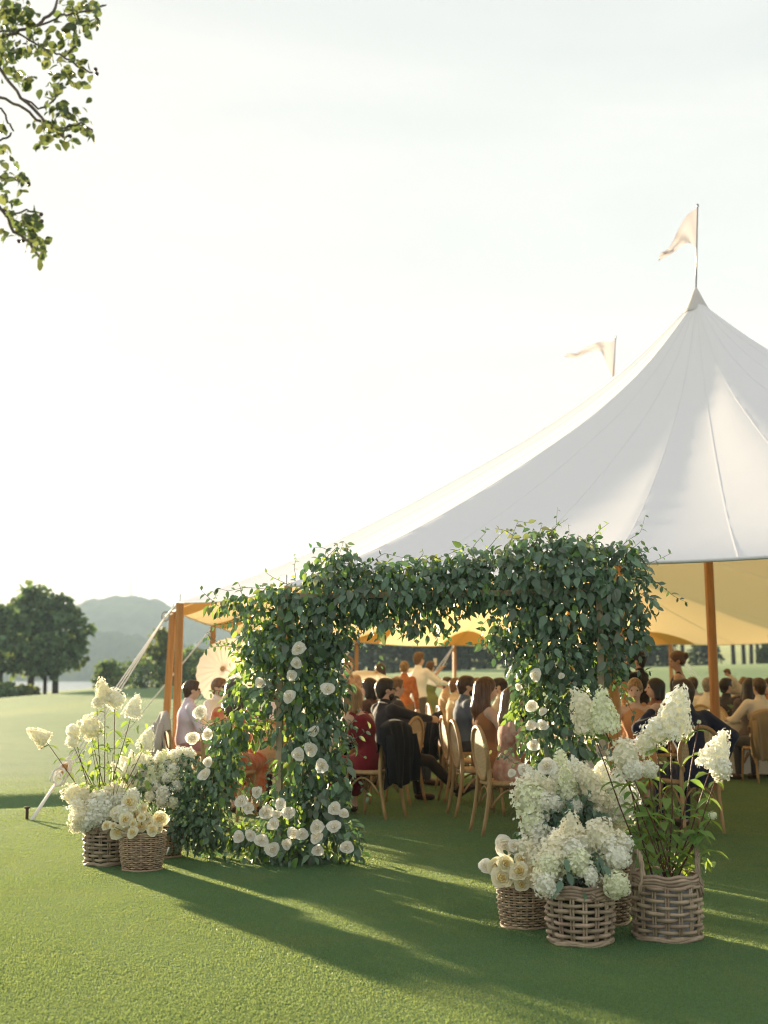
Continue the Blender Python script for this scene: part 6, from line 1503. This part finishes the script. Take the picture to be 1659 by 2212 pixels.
# ================================================================= OVERHANGING TREE, UPPER LEFT
apple_m = mat('tree_leaf', (0.085, 0.115, 0.060), rough=0.45, spec=0.4, trans=(0.17, 0.21, 0.06), tw=0.36, rand=0.35, island=True)
grey_bark_m = mat('grey_bark', (.20, .16, .15), c2=(.12, .095, .09), nscale=10, rough=.85, bump=.5, bscale=30)
LEAF_A = leaf_mesh('leaf', leaf_template(.34, .14, .22), apple_m)
fruit_m = mat('small_fruit', (.10, .06, .07), rough=.4, spec=.4)
def near_tree():
    YT = 5.2; base = Vector((-3.6, 5.9, 0)); e = empty('overhanging_tree', base)
    tag(e, 'leafy fruit tree branch overhanging from the upper left corner', 'tree')
    def bl(mb, n, m):
        return mb.build(n, m, e)
    loc = lambda p: p - base
    mb = MB(); mb.tube([(0, 0, -.2), (.05, 0, 1.0), (.02, .05, 2.0), (.15, 0, 2.9)], [.17, .13, .115, .10], 10); bl(mb, 'trunk', grey_bark_m)
    fork = Vector((.15, 0, 2.9)); q = lambda cx, cy, d=0: loc(P(.27 * cx, .27 * cy, YT + d))
    limbs = [[(-700, -250, .4), (-200, 250, .2), (0, 560, 0), (180, 790, 0), (300, 900, 0), (430, 1040, -.03)], [(-700, 300, .3), (-200, 700, .1), (0, 770, 0), (200, 880, .03), (330, 980, .05), (480, 1050, .05), (520, 1130, .05)],
             [(-600, 500, .2), (-150, 420, 0), (0, 320, 0), (150, 240, 0), (300, 210, 0), (430, 100, 0), (470, -40, 0)], [(-200, 300, 0), (100, 230, 0), (380, 390, .04), (520, 450, .05), (620, 530, .05), (740, 580, .05)],
             [(300, 210, 0), (500, 120, -.05), (680, 100, -.06), (780, 60, -.06), (850, 40, -.05)], [(-400, 1200, .2), (-100, 1380, 0), (0, 1420, 0), (120, 1430, 0), (220, 1440, 0)], [(-400, 1300, .2), (-60, 1560, 0), (0, 1650, 0), (120, 1860, 0), (230, 1930, 0), (330, 2080, 0)],
             [(0, 1650, 0), (90, 1730, 0), (200, 1680, .02), (290, 1700, .02)], [(180, 790, 0), (330, 890, .05), (460, 790, .08), (470, 660, .08)], [(-100, 900, .1), (20, 860, .05), (60, 980, .04), (110, 1050, .04)], [(430, 1040, -.03), (560, 1010, -.03), (680, 980, -.03), (740, 1060, -.03)], [(-100, 1100, 0), (0, 1130, 0), (90, 1060, 0)], [(520, 450, .05), (640, 330, .05), (600, 260, .05)]]
    tips = []
    for i, l in enumerate(limbs):
        pts = [q(*p) for p in l]; r0 = .020 if len(l) > 5 else .010
        if i in (0, 1, 2, 5, 6): pts = [fork, fork.lerp(pts[0], .5) + Vector((0, 0, .15))] + pts; r0 = .035
        cur = []
        for a in range(len(pts) - 1):
            for k in range(4): cur.append(pts[a].lerp(pts[a + 1], k / 4))
        cur.append(pts[-1])
        for a in range(1, len(cur) - 1): cur[a] = cur[a] * .5 + (cur[a - 1] + cur[a + 1]) * .25 + Vector((rng.uniform(-.006, .006), rng.uniform(-.01, .01), rng.uniform(-.006, .006)))
        n = len(cur); rad = [r0 * (1 - t / n) ** .9 + .0022 for t in range(n)]
        if i in (0, 1, 2, 5, 6): rad = [max(.0025, min(r, .0068 + .03 * max(0, .5 - t / n))) for t, r in enumerate(rad)]
        else: rad = [min(r, .0045) for r in rad]
        mb = MB(); mb.tube(cur, rad, 6); bl(mb, 'branch', grey_bark_m); tips.append(cur)
    # leaf clumps seen against the sky
    cl = [(60, 60, 130, 110, 26), (180, 130, 120, 110, 18), (80, 260, 100, 90, 16), (40, 420, 70, 130, 20), (180, 400, 130, 70, 16), (330, 350, 90, 80, 12), (150, 560, 90, 90, 12), (230, 640, 60, 60, 7), (560, 90, 110, 70, 14), (640, 180, 120, 70, 16), (760, 130, 60, 80, 7), (700, 30, 80, 40, 8), (450, 240, 70, 60, 6), (560, 290, 90, 60, 8), (420, 470, 80, 60, 8),
          (560, 420, 80, 60, 8), (640, 510, 60, 50, 7), (480, 570, 70, 50, 6), (440, 690, 100, 80, 13), (560, 650, 60, 60, 6), (700, 650, 40, 60, 3), (750, 760, 30, 30, 1), (470, 860, 110, 60, 12), (560, 920, 100, 70, 12), (640, 1000, 70, 50, 8), (460, 1030, 110, 50, 12), (370, 1010, 70, 60, 8), (400, 1130, 100, 60, 7), (260, 990, 40, 20, 2), (560, 1130, 60, 50, 4), (720, 1070, 30, 30, 2),
          (10, 980, 40, 60, 4), (60, 1340, 70, 90, 6), (130, 1430, 80, 50, 6), (220, 1510, 30, 50, 2), (20, 1560, 60, 90, 9), (80, 1640, 40, 50, 4), (180, 1740, 100, 70, 11), (260, 1720, 60, 60, 8), (220, 1850, 90, 80, 14), (280, 1920, 60, 60, 8), (40, 1860, 40, 50, 3), (350, 1940, 40, 40, 3), (330, 2060, 40, 50, 4), (300, 2000, 30, 40, 3), (20, 1170, 50, 60, 5), (180, 1640, 40, 20, 1)]
    k_ = 0
    for (cx, cy, rx, ry, n) in cl:
        for _ in range(int(n * 1.7)):
            p = q(cx + rng.gauss(0, .55) * rx, cy + rng.gauss(0, .55) * ry, rng.uniform(-.18, .18))
            y = Vector((rng.uniform(-.9, .9), rng.uniform(-.7, .7), rng.uniform(-1, .35))); z = Vector((rng.uniform(-1, 1), rng.uniform(-1, 1), rng.uniform(0, 1)))
            sz = rng.uniform(.026, .054)
            if k_ < 300:
                inst('leaf', LEAF_A, e, p, frame(y, z), sz)
                # petiole
            k_ += 1
            extra.append((p, y, z, sz)) if k_ > 300 else None
    for (cx, cy) in [(765, 555), (775, 590), (20, 1220), (230, 1470), (335, 1770), (330, 1715), (150, 1930), (185, 1925), (560, 1090), (10, 1050)]:
        mb = MB(); mb.lathe([(0, -.009), (.006, -.007), (.009, 0), (.0065, .007), (0, .008)], 10); o = mb.build('fruit', fruit_m, e); o.location = q(cx, cy, 0)
    # crown out of the picture
    n = 5200; c = nr.normal(size=(n, 3)) * np.array([.95, 1.2, .75]) + np.array([-.3, .2, 4.1])
    w = c + np.array(base); keep = (w[:, 0] / np.maximum(w[:, 1], .5) < -.36) | (w[:, 1] < .6); keep &= c[:, 2] > 2.4
    c = c[keep]; n = len(c)
    d = nr.normal(size=(n, 3)) + np.array([0, 0, -.5]); zz = nr.normal(size=(n, 3)) + np.array([0, 0, .8]); sc = .03 + .025 * nr.random(n); Fm = frames_np(d, zz)
    if extra:
        Fm = np.concatenate([Fm, np.array([np.array(frame(a[1], a[2])) for a in extra])]); c = np.concatenate([c, np.array([list(a[0]) for a in extra])]); sc = np.concatenate([sc, np.array([a[3] for a in extra])])
    tp = leaf_template(.34, .14, .22); v, f = scatter(tp[0], tp[1], Fm, c, sc)
    tag(inst('crown', mesh_np('crown', v, f, apple_m), e), kind='stuff')
extra = []
near_tree()
# ================================================================= EVENING HAZE over the lake and fairway
HAZE_D = 0.00042
hz = bpy.data.materials.new('evening_haze'); hz.use_nodes = True
_n = hz.node_tree.nodes; _n.clear(); _o = _n.new('ShaderNodeOutputMaterial'); _v = _n.new('ShaderNodeVolumePrincipled')
_v.inputs['Color'].default_value = (0.66, 0.84, 1.0, 1); _v.inputs['Density'].default_value = HAZE_D; _v.inputs['Anisotropy'].default_value = 0.0
hz.node_tree.links.new(_v.outputs[0], _o.inputs['Volume'])
mb = MB(); mb.box((0, 760, 52), (4200, 1800, 124)); o = mb.build('haze', hz, None, False); tag(o, 'thin evening haze lying over the lake and fairway', 'haze', kind='stuff')
